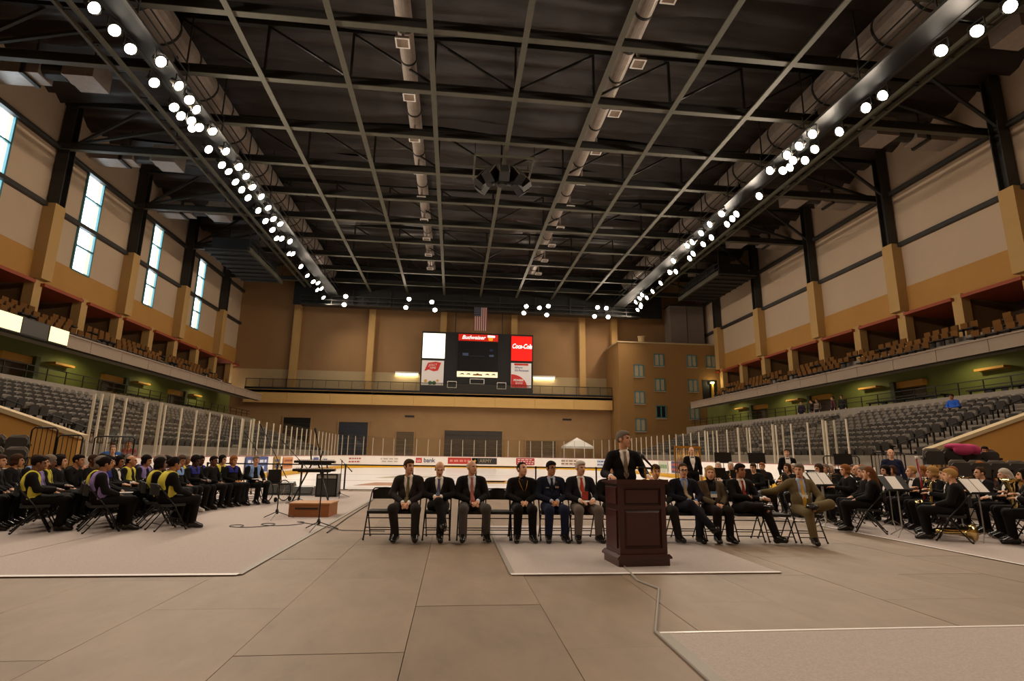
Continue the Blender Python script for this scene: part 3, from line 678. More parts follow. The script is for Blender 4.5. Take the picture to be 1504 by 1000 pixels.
for x in (-3.1, 8.3):
    for k in range(10):
        y = 19.1+4.1*k
        d = thing('diffuser', 'small square air diffuser hung under the thin %s duct' % ('left' if x < 0 else 'right'), 'vent', (x+(.0 if x < 0 else .3), y, 20.75), group='square diffusers under the %s duct' % ('left' if x < 0 else 'right'))
        MB().box(-.06, .06, -.06, .06, .15, 1.0).build('drop_duct', m_duct, d); b = MB()
        b.box(-.32, .32, -.32, .32, .05, .16); b.build('box', m_duct, d)
        b = MB(); b.box(-.34, .34, -.34, -.27, 0, .05); b.box(-.34, .34, .27, .34, 0, .05); b.box(-.34, -.27, -.27, .27, 0, .05); b.box(.27, .34, -.27, .27, 0, .05); b.build('frame', m_white, d)
        MB().box(-.27, .27, -.27, .27, .03, .05).build('grille', m_fascia, d)
# wall mounted rectangular fan units
for s in (-1, 1):
    for k, y in enumerate([20.2, 29.0, 37.9, 46.7, 55.4]):
        yy = y-(.4 if s > 0 else 0)
        a = thing('fan_unit', 'boxy galvanised fan unit by the %s wall roof, %s from the end wall' % ('left' if s < 0 else 'right', ['fifth', 'fourth', 'third', 'second', 'first'][k]), 'duct', (SX(s, 22.8), yy, 21.2), group='fan units along the %s wall' % ('left' if s < 0 else 'right'))
        MB().box(0, s*1.5, -.75, .75, 0, 1.25).build('inlet_box', m_duct, a)
        MB().prism([(-.62, .1), (.62, .1), (.62, 1.15), (-.62, 1.15)], lambda p, t, s=s: (s*(1.5+.35*t), p[0]*(1-.3*t), .62+(p[1]-.62)*(1-.3*t))).build('reducer', m_duct, a)
        MB().tube([(s*1.8, 0, .62), (s*2.9, 0, .62)], .46, 14).build('fan_drum', m_steel, a)
        MB().box(s*2.9, s*3.6, -.55, .55, .1, 1.1).build('outlet_box', m_duct, a); MB().box(s*3.7, s*5.6, -.6, .6, .02, 1.15).build('wall_duct', m_duct, a)
        MB().box(s*3.55, s*3.75, -.66, .66, -.04, 1.2).build('flange', m_steel, a)
        for xx in (.2, 3.2): MB().box(s*xx, s*(xx+.06), -.5, -.44, 1.2, 3.0).build('hanger', m_steel, a)

# catwalks
def catwalk(xa, xb, y0, y1, label):
    c = thing('catwalk', label, 'catwalk', ((xa+xb)/2, y0, 19.62)); hw = abs(xb-xa)/2; Ln = y1-y0
    MB().box(-hw, hw, 0, Ln, -.10, .06).build('walkway', m_black, c)
    for sx in (-hw, hw):
        MB().box(sx-.09, sx+.09, 0, Ln, -.12, .02).build('edge_beam', m_trussd, c)
        for z in (.55, 1.05): MB().box(sx-.025, sx+.025, 0, Ln, z-.025, z+.025).build('hand_rail', m_trussd, c)
    y = 0
    while y <= Ln:
        for sx in (-hw, hw): MB().box(sx-.03, sx+.03, y-.03, y+.03, 0, 1.1).build('rail_post', m_trussd, c)
        hx = hw-.1 if xa < 0 else -hw+.1; MB().box(hx-.03, hx+.03, y-.03, y+.03, 1.1, 4.0).build('hanger', m_trussd, c); y += 4.37
    return c
catwalk(-15.1, -14.1, -9, 63.4, 'long dark catwalk carrying floodlights along the left side'); catwalk(19.2, 20.4, -9, 63.4, 'long dark catwalk carrying floodlights along the right side')
ec = thing('end_catwalk', 'dark catwalk carrying floodlights across the far end', 'catwalk', (CX, 63.6, 18.35))
MB().box(-21, 20, 0, 1.2, 0, .08).build('walkway', m_trussd, ec)
for z in (.1, .6, 1.1): MB().box(-21, 20, -.04, .03, z-.04, z+.04).build('hand_rail', m_trussd, ec)
for i in range(24): MB().box(-21+i*1.78-.03, -21+i*1.78+.03, -.03, .03, 0, 1.1).build('rail_post', m_trussd, ec)
for i in range(9): MB().box(-19.6+i*4.4, -19.5+i*4.4, .5, .6, 0, 2.1).build('hanger', m_trussd, ec)
MB().box(-22, 23, .7, .8, .1, 5.6).build('black_curtain', m_black, ec)
# second lower truss line outboard of each catwalk
for s, x in ((-1, -17.2), (1, 22.5)):
    b = thing('cable_tray', 'long twin steel rail outboard of the %s catwalk' % ('left' if s < 0 else 'right'), 'beam', (x, 8, 19.9))
    MB().box(-.35, -.2, 0, 54, 0, .2).build('rail', m_truss, b); MB().box(.25, .4, 0, 54, 0, .2).build('rail', m_truss, b)
    for i in range(28): MB().box(-.35, .4, i*2, i*2+.06, .05, .1).build('rung', m_trussd, b)
# platforms near the far corners
for s in (-1, 1):
    x0, x1 = (-22.6, -18.7) if s < 0 else (25.1, 29.0)
    p = thing('rigging_platform', 'dark hanging rigging platform near the far %s corner' % ('left' if s < 0 else 'right'), 'platform', ((x0+x1)/2, 48, 18.95)); hw = (x1-x0)/2
    MB().box(-hw, hw, 0, 9.6, 0, .12).build('deck', m_black, p)
    ib = s*-hw
    MB().box(ib-.12, ib+.12, 0, 9.6, -.1, .3).build('edge_beam', m_truss, p)
    for z in (.6, 1.1): MB().box(ib-.03, ib+.03, 0, 9.6, z-.03, z+.03).build('rail', m_trussd, p)
    for i in range(5): MB().box(ib-.04, ib+.04, i*2.38, i*2.38+.07, 0, 4.5 if i % 2 == 0 else 1.1).build('post', m_trussd, p)
    for i in range(8): MB().box(-hw, hw, i*1.2+.5, i*1.2+.6, -.12, 0).build('joist', m_trussd, p)
    MB().box(-hw*.9, hw*.9, 1.2, 8.4, .12, 1.5).build('curtain_bundle', m_black, p)
# centre speaker cluster
sc = thing('speaker_cluster', 'ring of dark loudspeakers on a hanging frame under the roof centre', 'loudspeakers', (2.65, 33.2, 18.4))
b = MB()
for (p, q) in (((-1.9, -1.6), (1.9, -1.6)), ((-1.9, 1.6), (1.9, 1.6)), ((-1.9, -1.6), (-1.9, 1.6)), ((1.9, -1.6), (1.9, 1.6)), ((-1.9, 0), (1.9, 0))): b.bar((*p, 1.7), (*q, 1.7), .12)
b.build('hanging_frame', m_truss, sc)
for (x, y) in ((-1.9, -1.6), (1.9, -1.6), (-1.9, 1.6), (1.9, 1.6)): MB().bar((x, y, 1.7), (x, y, 3), .05).build('cable', m_trussd, sc)
for i in range(7):
    a = R(-90+(i-3)*38); Tm = Matrix.Translation((1.35*math.cos(a), 1.25*math.sin(a), .75)) @ Matrix.Rotation(a+R(90), 4, 'Z') @ Matrix.Rotation(R(-38), 4, 'X')
    sp = MB().box(-.33, .33, -.32, .32, -.5, .5, Tm).build('loudspeaker', m_blackm, sc)
    MB().box(-.29, .29, -.36, -.33, -.46, .46, Tm).build('grille', m_steel, sp)
    for xx in (-.31, .31): MB().box(xx-.02, xx+.02, -.345, -.325, -.5, .5, Tm).build('trim', m_fascia, sp)
for i in range(3): MB().lathe([(.3, 0), (.45, .2), (.45, .7), (.3, .9)], 12, c=(-.9+.9*i, .2, .6)).build('subwoofer', m_black, sc)

# ================================================================ FLOODLIGHTS
m_bulb = mat('bulb', '#fff4e0', emit=26, ecol=(1, .90, .72)); m_hous = mat('lamp_housing', '#4a453e', .35, metal=.7); m_refl = mat('reflector', '#c9c2b5', .2, metal=.9)
hs = MB(); hs.smooth = True; hs.lathe([(.10, .5), (.13, .48), (.15, .25), (.26, .1), (.31, .0)], 16)
hsm = hs.mesh('flood_housing', m_hous, True)
ln = MB().lathe([(.245, .0), (.19, -.05), (.07, -.08)], 16); lnm = ln.mesh('flood_lens', m_bulb, True)
yk = MB(); yk.box(-.35, -.31, -.03, .03, .0, .42); yk.box(.31, .35, -.03, .03, .0, .42); yk.box(-.35, .35, -.03, .03, .39, .43); yk.box(-.03, .03, -.03, .03, .43, .47); ykm = yk.mesh('flood_yoke', m_trussd)
def flood(x, y, z, aim, group, label, power, edge=None):
    t = thing('floodlight', label, 'floodlight', (x, y, z), 0, group)
    d = (Vector(aim)-Vector((x, y, z))).normalized(); rot = (-d).to_track_quat('Z', 'Y').to_euler()
    for nm, me in (('housing', hsm), ('lens', lnm)):
        o = link(nm, me, t); o.rotation_euler = rot
    o = link('yoke', ykm, t); o.rotation_euler = (0, 0, rot[2])
    if edge is not None: MB().bar((0, 0, .47), (edge[0]-x, edge[1]-y, .47+edge[2]), .06).build('outrigger', m_trussd, t)
    if power:
        l = bpy.data.lights.new('beam', 'SPOT'); l.energy = power; l.color = WARM; l.spot_size = R(160); l.spot_blend = .6; l.shadow_soft_size = .25
        lo = bpy.data.objects.new('beam', l); COL.objects.link(lo); lo.parent = t; lo.location = d*.16; lo.rotation_euler = rot
LL = [(-15.2, 20.7), (-15.1, 21.9), (-15.05, 23.0), (-14.1, 23.7), (-15.2, 25.3), (-14.1, 25.4), (-14.1, 26.5), (-14.1, 27.3), (-15.2, 27.25), (-15.2, 28.0), (-14.85, 28.4), (-15.1, 29.1), (-14.7, 29.0), (-14.1, 29.3), (-15.15, 31.3), (-14.2, 31.4), (-15.1, 33.1), (-15.0, 33.9), (-14.1, 33.2), (-14.1, 34.4), (-15.1, 35.3), (-14.2, 35.9), (-15.1, 36.4), (-15.1, 37.6), (-14.1, 37.3), (-15.1, 39.7), (-14.2, 39.1), (-15.2, 41.6), (-14.45, 41.1), (-14.2, 42.0), (-15.2, 43.3), (-15.4, 45.1), (-15.0, 45.1), (-14.5, 45.7), (-15.4, 48.7), (-15.1, 48.7), (-15.3, 52.2), (-15.4, 55.0), (-15.3, 57.0), (-14.9, 57.4), (-15.0, 59.4), (-15.6, 60.0), (-15.6, 63.0)]
LR = [(21.9, 62.6), (21.8, 61.2), (21.6, 60.4), (20.6, 59.4), (20.5, 57.8), (20.3, 56.4), (21.2, 57.4), (21.0, 55.0), (20.8, 52.1), (20.4, 48.7), (20.9, 48.4), (19.5, 45.6), (20.7, 44.8), (20.5, 43.6), (19.2, 41.9), (19.3, 41.1), (20.4, 41.4), (20.4, 39.9), (19.2, 39.2), (19.1, 37.5), (19.1, 35.6), (20.4, 37.3), (20.3, 36.3), (20.2, 35.5), (20.3, 32.6), (19.1, 29.3), (19.9, 29.2), (20.1, 28.8), (19.8, 28.0), (19.1, 27.5), (19.2, 26.5), (20.5, 27.9), (20.3, 26.7), (19.2, 25.3), (20.5, 24.9), (20.4, 22.8), (20.5, 21.8), (20.7, 18.7), (21.2, 17.5), (21.3, 16.2)]
LE = [(-13.1, 63.3, 19.3), (-13.2, 63.3, 18.3), (-5.8, 63.3, 19.3), (-6.1, 63.3, 18.25), (-3.1, 63.3, 19.05), (-2.7, 63.3, 18.1), (8.2, 63.3, 19.0), (7.9, 63.3, 18.15), (9.8, 63.3, 18.9), (10.9, 63.3, 19.15), (10.7, 63.3, 18.05), (17.0, 63.3, 19.25), (18.1, 63.3, 19.2), (16.6, 63.3, 18.1), (18.3, 63.3, 18.1)]
for i, (x, y) in enumerate(LL): flood(x, y, 19.05, (CX+rnd.uniform(-1, 9), y-3+rnd.uniform(-4, 3), 0), 'floodlights of the left catwalk, %s rail' % ('outer' if x < -14.6 else 'inner'), 'lit floodlight on the %s rail of the left catwalk' % ('outer' if x < -14.6 else 'inner'), LAMP_W if i % 2 == 0 else 0, edge=(-15.1, y, .02) if x < -15.12 else None)
for i, (x, y) in enumerate(LR): flood(x, y, 19.05, (CX+rnd.uniform(-15, -3), y-3+rnd.uniform(-4, 3), 0), 'floodlights of the right catwalk, %s rail' % ('outer' if x > 19.8 else 'inner'), 'lit floodlight on the %s rail of the right catwalk' % ('outer' if x > 19.8 else 'inner'), LAMP_W*1.15 if i % 2 == 0 else 0, edge=(20.4, min(y, 63.2), .02) if x > 20.42 else (19.2, y, .02) if x < 19.18 else None)
for i, (x, y, z) in enumerate(LE): flood(x, y-.3, z, (x*.7, 40, 0), 'floodlights of the end catwalk', 'lit floodlight on the end catwalk rail above the scoreboard', LAMP_W*.5 if i % 2 == 0 else 0, edge=(x, 63.6, (18.45 if z < 18.7 else 19.44)-z-.47))
# rows carried on unseen overhead; rearmost lamps added to brighten faces and shirt fronts
for s, xs in ((-1, (-15.1, -14.1)), (1, (19.2, 20.4))):
    for k in range(10):
        y = 15.5-2.4*k if s > 0 else 18.5-2.6*k
        sd_ = 'left' if s < 0 else 'right'; rl_ = 'outer' if (k % 2 == 0) == (s < 0) else 'inner'; flood(xs[k % 2], y, 19.05, (CX-s*2, y-1+k*.8, 0), 'unseen floodlights of the %s catwalk, %s rail' % (sd_, rl_), 'unseen floodlight on the %s rail of the %s catwalk' % (rl_, sd_), LAMP_W*1.05)
# ================================================================ PEOPLE: implicit surfaces polygonised into one smooth mesh
EDG = [((0, 0, 0), (1, 0, 0)), ((0, 1, 0), (1, 1, 0)), ((0, 0, 1), (1, 0, 1)), ((0, 1, 1), (1, 1, 1)), ((0, 0, 0), (0, 1, 0)), ((1, 0, 0), (1, 1, 0)), ((0, 0, 1), (0, 1, 1)), ((1, 0, 1), (1, 1, 1)), ((0, 0, 0), (0, 0, 1)), ((1, 0, 0), (1, 0, 1)), ((0, 1, 0), (0, 1, 1)), ((1, 1, 0), (1, 1, 1))]
def sdf(prims, h, k=.03, post=None):
    los = []; his = []
    for p in prims:
        if p[0] == 'c': a, b, r = np.array(p[1]), np.array(p[2]), max(p[3], p[4]); los.append(np.minimum(a, b)-r); his.append(np.maximum(a, b)+r)
        else: c = np.array(p[1]); r = max(p[2]); los.append(c-r); his.append(c+r)
    lo = np.min(los, 0)-3*h; hi = np.max(his, 0)+3*h
    n = np.ceil((hi-lo)/h).astype(int)+1
    D = np.full(n, .2, np.float32); ax = [lo[i]+h*np.arange(n[i]) for i in range(3)]
    for p, l0, h0 in zip(prims, los, his):
        pad = k+2*h
        s = [slice(max(0, int((l0[i]-pad-lo[i])/h)), min(n[i], int((h0[i]+pad-lo[i])/h)+2)) for i in range(3)]
        X = ax[0][s[0]][:, None, None]; Y = ax[1][s[1]][None, :, None]; Z = ax[2][s[2]][None, None, :]
        if p[0] == 'c':
            a, b = np.array(p[1], float), np.array(p[2], float); ba = b-a; L2 = max(ba @ ba, 1e-9)
            t = np.clip(((X-a[0])*ba[0]+(Y-a[1])*ba[1]+(Z-a[2])*ba[2])/L2, 0, 1)
            d = np.sqrt((X-a[0]-t*ba[0])**2+(Y-a[1]-t*ba[1])**2+(Z-a[2]-t*ba[2])**2)-(p[3]+(p[4]-p[3])*t)
        else:
            c, r = p[1], p[2]; x, y, z = X-c[0], Y-c[1], Z-c[2]
            if len(p) > 3 and p[3] is not None:
                m = np.array(p[3]); x, y, z = (m[0, 0]*x+m[1, 0]*y+m[2, 0]*z, m[0, 1]*x+m[1, 1]*y+m[2, 1]*z, m[0, 2]*x+m[1, 2]*y+m[2, 2]*z)
            k0 = np.sqrt((x/r[0])**2+(y/r[1])**2+(z/r[2])**2); k1 = np.sqrt((x/r[0]**2)**2+(y/r[1]**2)**2+(z/r[2]**2)**2)+1e-9
            d = k0*(k0-1)/k1
        a = D[s[0], s[1], s[2]]; q = np.maximum(k-np.abs(a-d), 0)/k
        D[s[0], s[1], s[2]] = np.minimum(a, d)-q*q*k*.25
    if post: D = post(D, ax[0][:, None, None], ax[1][None, :, None], ax[2][None, None, :])
    D[0], D[-1], D[:, 0], D[:, -1], D[:, :, 0], D[:, :, -1] = (.1,)*6
    I = D < 0; c = [np.s_[:-1], np.s_[1:]]
    cnt = sum(I[c[i], c[j], c[l]].astype(np.int8) for i in (0, 1) for j in (0, 1) for l in (0, 1))
    ix = np.argwhere((cnt > 0) & (cnt < 8))
    if len(ix) == 0: return np.zeros((0, 3)), np.zeros((0, 4), int)
    acc = np.zeros((len(ix), 3)); num = np.zeros(len(ix))
    for e0, e1 in EDG:
        e0, e1 = np.array(e0), np.array(e1); i0, i1 = ix+e0, ix+e1
        v0 = D[i0[:, 0], i0[:, 1], i0[:, 2]]; v1 = D[i1[:, 0], i1[:, 1], i1[:, 2]]; m = (v0 < 0) != (v1 < 0)
        t = np.where(m, v0/np.where(m, v0-v1, 1), 0); acc += m[:, None]*(e0+t[:, None]*(e1-e0)); num += m
    V = (ix+acc/num[:, None])*h+lo
    G = np.full(n, -1, np.int32); G[ix[:, 0], ix[:, 1], ix[:, 2]] = np.arange(len(ix)); Q = []
    for axx in range(3):
        u, v = (axx+1) % 3, (axx+2) % 3
        sl0 = [slice(None)]*3; sl1 = [slice(None)]*3; sl0[axx] = slice(None, -1); sl1[axx] = slice(1, None)
        A, B = I[tuple(sl0)], I[tuple(sl1)]; e = np.argwhere(A != B); ins = A[e[:, 0], e[:, 1], e[:, 2]]
        qd = []
        for du, dv in ((-1, -1), (0, -1), (0, 0), (-1, 0)):
            f = e.copy(); f[:, u] += du; f[:, v] += dv; qd.append(G[f[:, 0], f[:, 1], f[:, 2]])
        qd = np.stack(qd, 1); qd[~ins] = qd[~ins][:, ::-1]; Q.append(qd)
    Q = np.concatenate(Q); return V, Q[(Q >= 0).all(1)]
def mk(name, parts, mats, mi=None):
    vs = []; qs = []; off = 0
    for V, Q in parts: vs.append(V); qs.append(Q+off); off += len(V)
    V = np.concatenate(vs); Q = np.concatenate(qs)
    me = bpy.data.meshes.new(name); me.from_pydata(V.tolist(), [], Q.tolist())
    for m in mats: me.materials.append(m)
    if mi is not None: me.polygons.foreach_set('material_index', mi)
    me.polygons.foreach_set('use_smooth', np.ones(len(Q), bool)); me.update(); return me
def infl(prims, t):
    return [('c', p[1], p[2], p[3]+t, p[4]+t) if p[0] == 'c' else ('e', p[1], tuple(r+t for r in p[2]), p[3] if len(p) > 3 else None) for p in prims]
def rotm(yaw, pitch, roll=0): return np.array((Matrix.Rotation(R(yaw), 3, 'Z') @ Matrix.Rotation(R(pitch), 3, 'X') @ Matrix.Rotation(R(roll), 3, 'Y')))

def pose_sit(lap='clasp', spread=.13, legs=None, arms=None, lean=0., belly=0, tall=1.0, head=(0, 0, 0)):
    P = {}; ly = -lean
    P['pel'] = (0, .05, .545); P['chest'] = (0, .10+ly*.5, .86*tall); P['neck'] = (0, .085+ly, 1.02*tall); P['head'] = (0, .045+ly*1.2, 1.185*tall)
    P['sh'] = [(-.190, .10+ly, .955*tall), (.190, .10+ly, .955*tall)]
    A = {'clasp': [((-.265, .03, .70), (-.06, -.21, .615)), ((.265, .03, .70), (.06, -.21, .615))],
         'knees': [((-.26, -.02, .72), (-.12, -.32, .60)), ((.26, -.02, .72), (.12, -.32, .60))],
         'hold': [((-.26, .0, .72), (-.10, -.26, .70)), ((.26, .0, .72), (.10, -.26, .70))],
         'play': [((-.28, .0, .76), (-.07, -.24, .84)), ((.28, .0, .74), (.07, -.26, .78))]}[lap]
    P['arm'] = arms or A
    P['leg'] = legs or [((-.09, .04, .525), (-spread, -.42, .515), (-spread-.01, -.39, .09)), ((.09, .04, .525), (spread, -.42, .515), (spread+.01, -.39, .09))]
    P['toe'] = None; P['belly'] = belly; P['hr'] = head; P['seat'] = .47; return P
def pose_stand(arms=None, head=(0, 0, 0), H=1.78):
    s = H/1.78; P = {}
    P['pel'] = (0, .0, .95*s); P['chest'] = (0, .02, 1.28*s); P['neck'] = (0, .02, 1.47*s); P['head'] = (0, -.01, 1.645*s)
    P['sh'] = [(-.185, .02, 1.40*s), (.185, .02, 1.40*s)]
    P['arm'] = arms or [((-.25, .03, 1.12*s), (-.24, -.06, .88*s)), ((.25, .03, 1.12*s), (.24, -.06, .88*s))]
    P['leg'] = [((-.095, 0, .93*s), (-.11, -.01, .50*s), (-.12, .02, .09)), ((.095, 0, .93*s), (.11, -.01, .50*s), (.12, .02, .09))]
    P['toe'] = None; P['belly'] = 0; P['hr'] = head; P['seat'] = .80*s; return P
def foot_dir(P, i):
    h, k, a = [np.array(q) for q in P['leg'][i]]
    sh = (a-k)/np.linalg.norm(a-k); d = np.array((np.sign(a[0])*.15, -1., 0)); d = d-sh*(d @ sh); d /= np.linalg.norm(d)
    return a, d, sh
def torso_prims(P):
    c, pe = np.array(P['chest']), np.array(P['pel']); sl, sr = P['sh']; b = P['belly']
    mid = (c+pe)/2+np.array((0, -.012-b*.4, -.01))
    return [('c', (sl[0]+.05, sl[1], sl[2]), (sr[0]-.05, sr[1], sr[2]), .068, .068), ('e', tuple(c), (.172, .110, .16)), ('e', tuple(mid), (.158+b*.5, .118+b, .15)), ('e', tuple(pe), (.165+b*.4, .125+b*.3, .10))]
def arm_prims(P):
    o = []
    for s, (e, w_) in zip(P['sh'], P['arm']): o += [('c', s, e, .056, .045), ('c', e, w_, .044, .030)]
    return o
def leg_prims(P):
    o = []
    for h, k, a in P['leg']: o += [('c', h, k, .084, .062), ('c', k, a, .058, .042)]
    return o
def head_prims(P):
    m = rotm(*P['hr']); c = np.array(P['head'])
    f = lambda p: tuple(c+m @ np.array(p))
    return [('e', f((0, .018, .03)), (.075, .094, .092), m), ('e', f((0, -.03, -.03)), (.061, .066, .086), m), ('e', f((0, -.058, -.092)), (.034, .034, .028), m),
            ('c', f((0, -.094, .012)), f((0, -.110, -.024)), .009, .014), ('e', f((0, -.082, .03)), (.048, .018, .011), m), ('e', f((-.077, .012, -.008)), (.011, .024, .032), m), ('e', f((.077, .012, -.008)), (.011, .024, .032), m),
            ('e', f((0, -.090, -.06)), (.024, .011, .010), m), ('c', f((0, .02, -.06)), tuple(np.array(P['neck'])+(0, 0, -.05)), .052, .056)]
def hand_prims(w_, d, side, curl=.7):
    d = np.array(d, float); d /= np.linalg.norm(d); up = np.array((0, 0, 1.)); n = up-d*(up @ d); n /= np.linalg.norm(n); x = np.cross(d, n)*1.
    w_ = np.array(w_); o = [('c', tuple(w_-d*.03), tuple(w_+d*.015), .027, .027), ('e', tuple(w_+d*.05), (.040, .047, .017), np.stack([x, d, n], 1))]
    for i, L in enumerate((.066, .078, .074, .058)):
        b = w_+d*.088+x*(-.030+.020*i)*side-n*.002; m_ = b+d*L*.5-n*L*.18*curl; t = m_+d*L*.38-n*L*.55*curl
        o += [('c', tuple(b), tuple(m_), .0092, .0088), ('c', tuple(m_), tuple(t), .0086, .0074)]
    b = w_+d*.03-x*.036*side; m_ = b+d*.035-x*.022*side-n*.012; t = m_+d*.032-n*.012+x*.008*side
    return o+[('c', tuple(b), tuple(m_), .0125, .0108), ('c', tuple(m_), tuple(t), .0100, .0082)]
def body_mesh(P, fine=True):
    V0, Q0 = sdf(torso_prims(P)+arm_prims(P)+leg_prims(P)+[('c', foot_dir(P, i)[0], tuple(foot_dir(P, i)[0]+foot_dir(P, i)[2]*.035+foot_dir(P, i)[1]*.10), .03, .018) for i in (0, 1)]+head_prims(P)[-1:], .024)
    hp = head_prims(P); V1, Q1 = sdf(hp, .0075 if fine else .0105, .016)
    parts = [(V0, Q0), (V1, Q1)]
    for i, sd in ((0, -1), (1, 1)):
        e, w_ = P['arm'][i]; d = np.array(P.get('hd', [None, None])[i]) if P.get('hd') else np.array(w_)-np.array(e)
        parts.append(sdf(hand_prims(w_, d, sd), .0052 if fine else .008, .006))
    m = rotm(*P['hr']); c = np.array(P['head']); cen = (V1[Q1].mean(1)-c) @ m
    k = np.zeros(len(Q1), int)
    k[(((np.abs(cen[:, 0])-.031)/.013)**2+((cen[:, 2]-.012)/.0085)**2 < 1) & (cen[:, 1] < -.05)] = 1
    k[(np.abs(cen[:, 0]) < .024) & (np.abs(cen[:, 2]+.06) < .0085) & (cen[:, 1] < -.07)] = 2
    k[(np.abs(np.abs(cen[:, 0])-.033) < .02) & (np.abs(cen[:, 2]-.033) < .006) & (cen[:, 1] < -.06)] = 3
    mi = np.zeros(sum(len(q) for _, q in parts), int); mi[len(Q0):len(Q0)+len(Q1)] = k
    return mk('body', parts, [m_skin, m_eye, m_lip, m_hairk], mi)
def hair_mesh(P, style, fine=True):
    m = rotm(*P['hr']); c = np.array(P['head']); f = lambda p: tuple(c+m @ np.array(p)); t = .010
    pr = [('e', f((0, .018, .034)), (.075+t, .094+t, .092+t), m)]
    if style == 'short': pr.append(('e', f((.008, -.012, .078)), (.068, .082, .052), m))
    zcut, ycut, crown = {'short': (-.02, -.028, None), 'reced': (-.03, -.02, None), 'bald': (-.04, .0, .045), 'bob': (-.075, -.035, None), 'long': (-.09, -.03, None), 'afro': (-.03, -.04, None), 'bun': (-.03, -.05, None), 'curly': (-.06, -.035, None)}[style]
    if style in ('bob', 'curly'): pr += [('e', f((-.062, .02, -.04)), (.034, .06, .07), m), ('e', f((.062, .02, -.04)), (.034, .06, .07), m), ('e', f((0, .07, -.04)), (.07, .045, .075), m)]
    if style == 'long': pr += [('c', f((0, .075, -.0)), f((0, .12, -.30)), .065, .05), ('c', f((-.06, .03, -.03)), f((-.055, .07, -.22)), .032, .03), ('c', f((.06, .03, -.03)), f((.055, .07, -.22)), .032, .03)]
    if style == 'afro': pr = [('e', f((0, .025, .05)), (.108, .118, .112), m)]
    if style == 'curly': pr += [('e', f((0, .02, .05)), (.098, .11, .10), m)]
    if style == 'bun': pr += [('e', f((0, .12, .03)), (.04, .04, .04), m)]
    def post(D, X, Y, Z):
        x, y, z = X-c[0], Y-c[1], Z-c[2]
        lx = m[0, 0]*x+m[1, 0]*y+m[2, 0]*z; ly = m[0, 1]*x+m[1, 1]*y+m[2, 1]*z; lz = m[0, 2]*x+m[1, 2]*y+m[2, 2]*z
        # face opening: in front of ycut below the hair line
        face = np.maximum(ly-ycut, lz-(.076 if style not in ('reced',) else .098)+.35*np.abs(lx))
        D = np.maximum(D, -face)
        low = np.maximum(-(lz-zcut), -(ly-(.045 if style not in ('bob', 'long', 'curly') else -.05)))
        side = (zcut if style in ('bob', 'long', 'curly') else -.015)
        D = np.maximum(D, np.minimum(side-lz, .035-ly) if False else np.where(ly > .03, (-.065 if style not in ('long', 'bob', 'curly') else -.34)-lz, side-lz))
        if crown is not None: D = np.maximum(D, lz-crown-.1*ly)
        return D
    return mk('hair', [sdf(pr, .008 if fine else .0105, .012, post)], [m_hairk])
def jacket_mesh(P, zb=.66, slope=.25, hem=None, h=.013, t=.017, vcut=True, sleeves=True):
    pr = infl(torso_prims(P), t)+(infl(arm_prims(P), .014) if sleeves else infl([p for p in arm_prims(P)][0::2], .014))
    pr += [('c', (P['sh'][0][0]+.06, P['sh'][0][1], P['sh'][0][2]+.02), (P['neck'][0]-.03, P['neck'][1]+.02, P['neck'][2]), .05, .045), ('c', (P['sh'][1][0]-.06, P['sh'][1][1], P['sh'][1][2]+.02), (P['neck'][0]+.03, P['neck'][1]+.02, P['neck'][2]), .05, .045)]
    hem = P['seat']+.0 if hem is None else hem; cy = P['chest'][1]; ws = [(np.array(w_), np.array(e)) for e, w_ in P['arm']]; nz = P['neck'][2]
    def post(D, X, Y, Z):
        D = np.maximum(D, hem-Z)
        D = np.maximum(D, -(np.sqrt(X**2+(Y-P['neck'][1]+.0)**2)-.062) if False else D*0-1)
        if vcut:
            f = np.maximum(np.maximum(np.abs(X)-np.clip((Z-zb)*slope, 0, .075), Y-(cy-.02)), zb-Z)
            f = np.maximum(f, nz-.34*2-Z); D = np.maximum(D, -f)
        # neck hole
        nk = np.maximum(np.sqrt(X**2+(Y-P['neck'][1])**2)-.058, (nz-.015)-Z); D = np.maximum(D, -nk)
        for w_, e in ws:
            d = (w_-e)/np.linalg.norm(w_-e); pl = (X-w_[0])*d[0]+(Y-w_[1])*d[1]+(Z-w_[2])*d[2]+.015
            nr = np.sqrt((X-w_[0])**2+(Y-w_[1])**2+(Z-w_[2])**2)-.075
            D = np.maximum(D, -np.maximum(nr, -pl))
        return D
    return sdf(pr, h, .03, post)
def shirt_mesh(P, h=.013):
    pr = infl(torso_prims(P), .010)+[('c', tuple(np.array(P['neck'])+(0, .0, -.04)), tuple(np.array(P['neck'])+(0, -.008, .022)), .064, .060)]
    for e, w_ in P['arm']:
        e, w_ = np.array(e), np.array(w_); d = (w_-e)/np.linalg.norm(w_-e); pr.append(('c', tuple(w_-d*.05), tuple(w_-d*.0), .038, .037))
    def post(D, X, Y, Z): return np.maximum(D, np.maximum(Z-(P['neck'][2]+.03), P['seat']+.06-Z))
    return sdf(pr, h, .012, post)
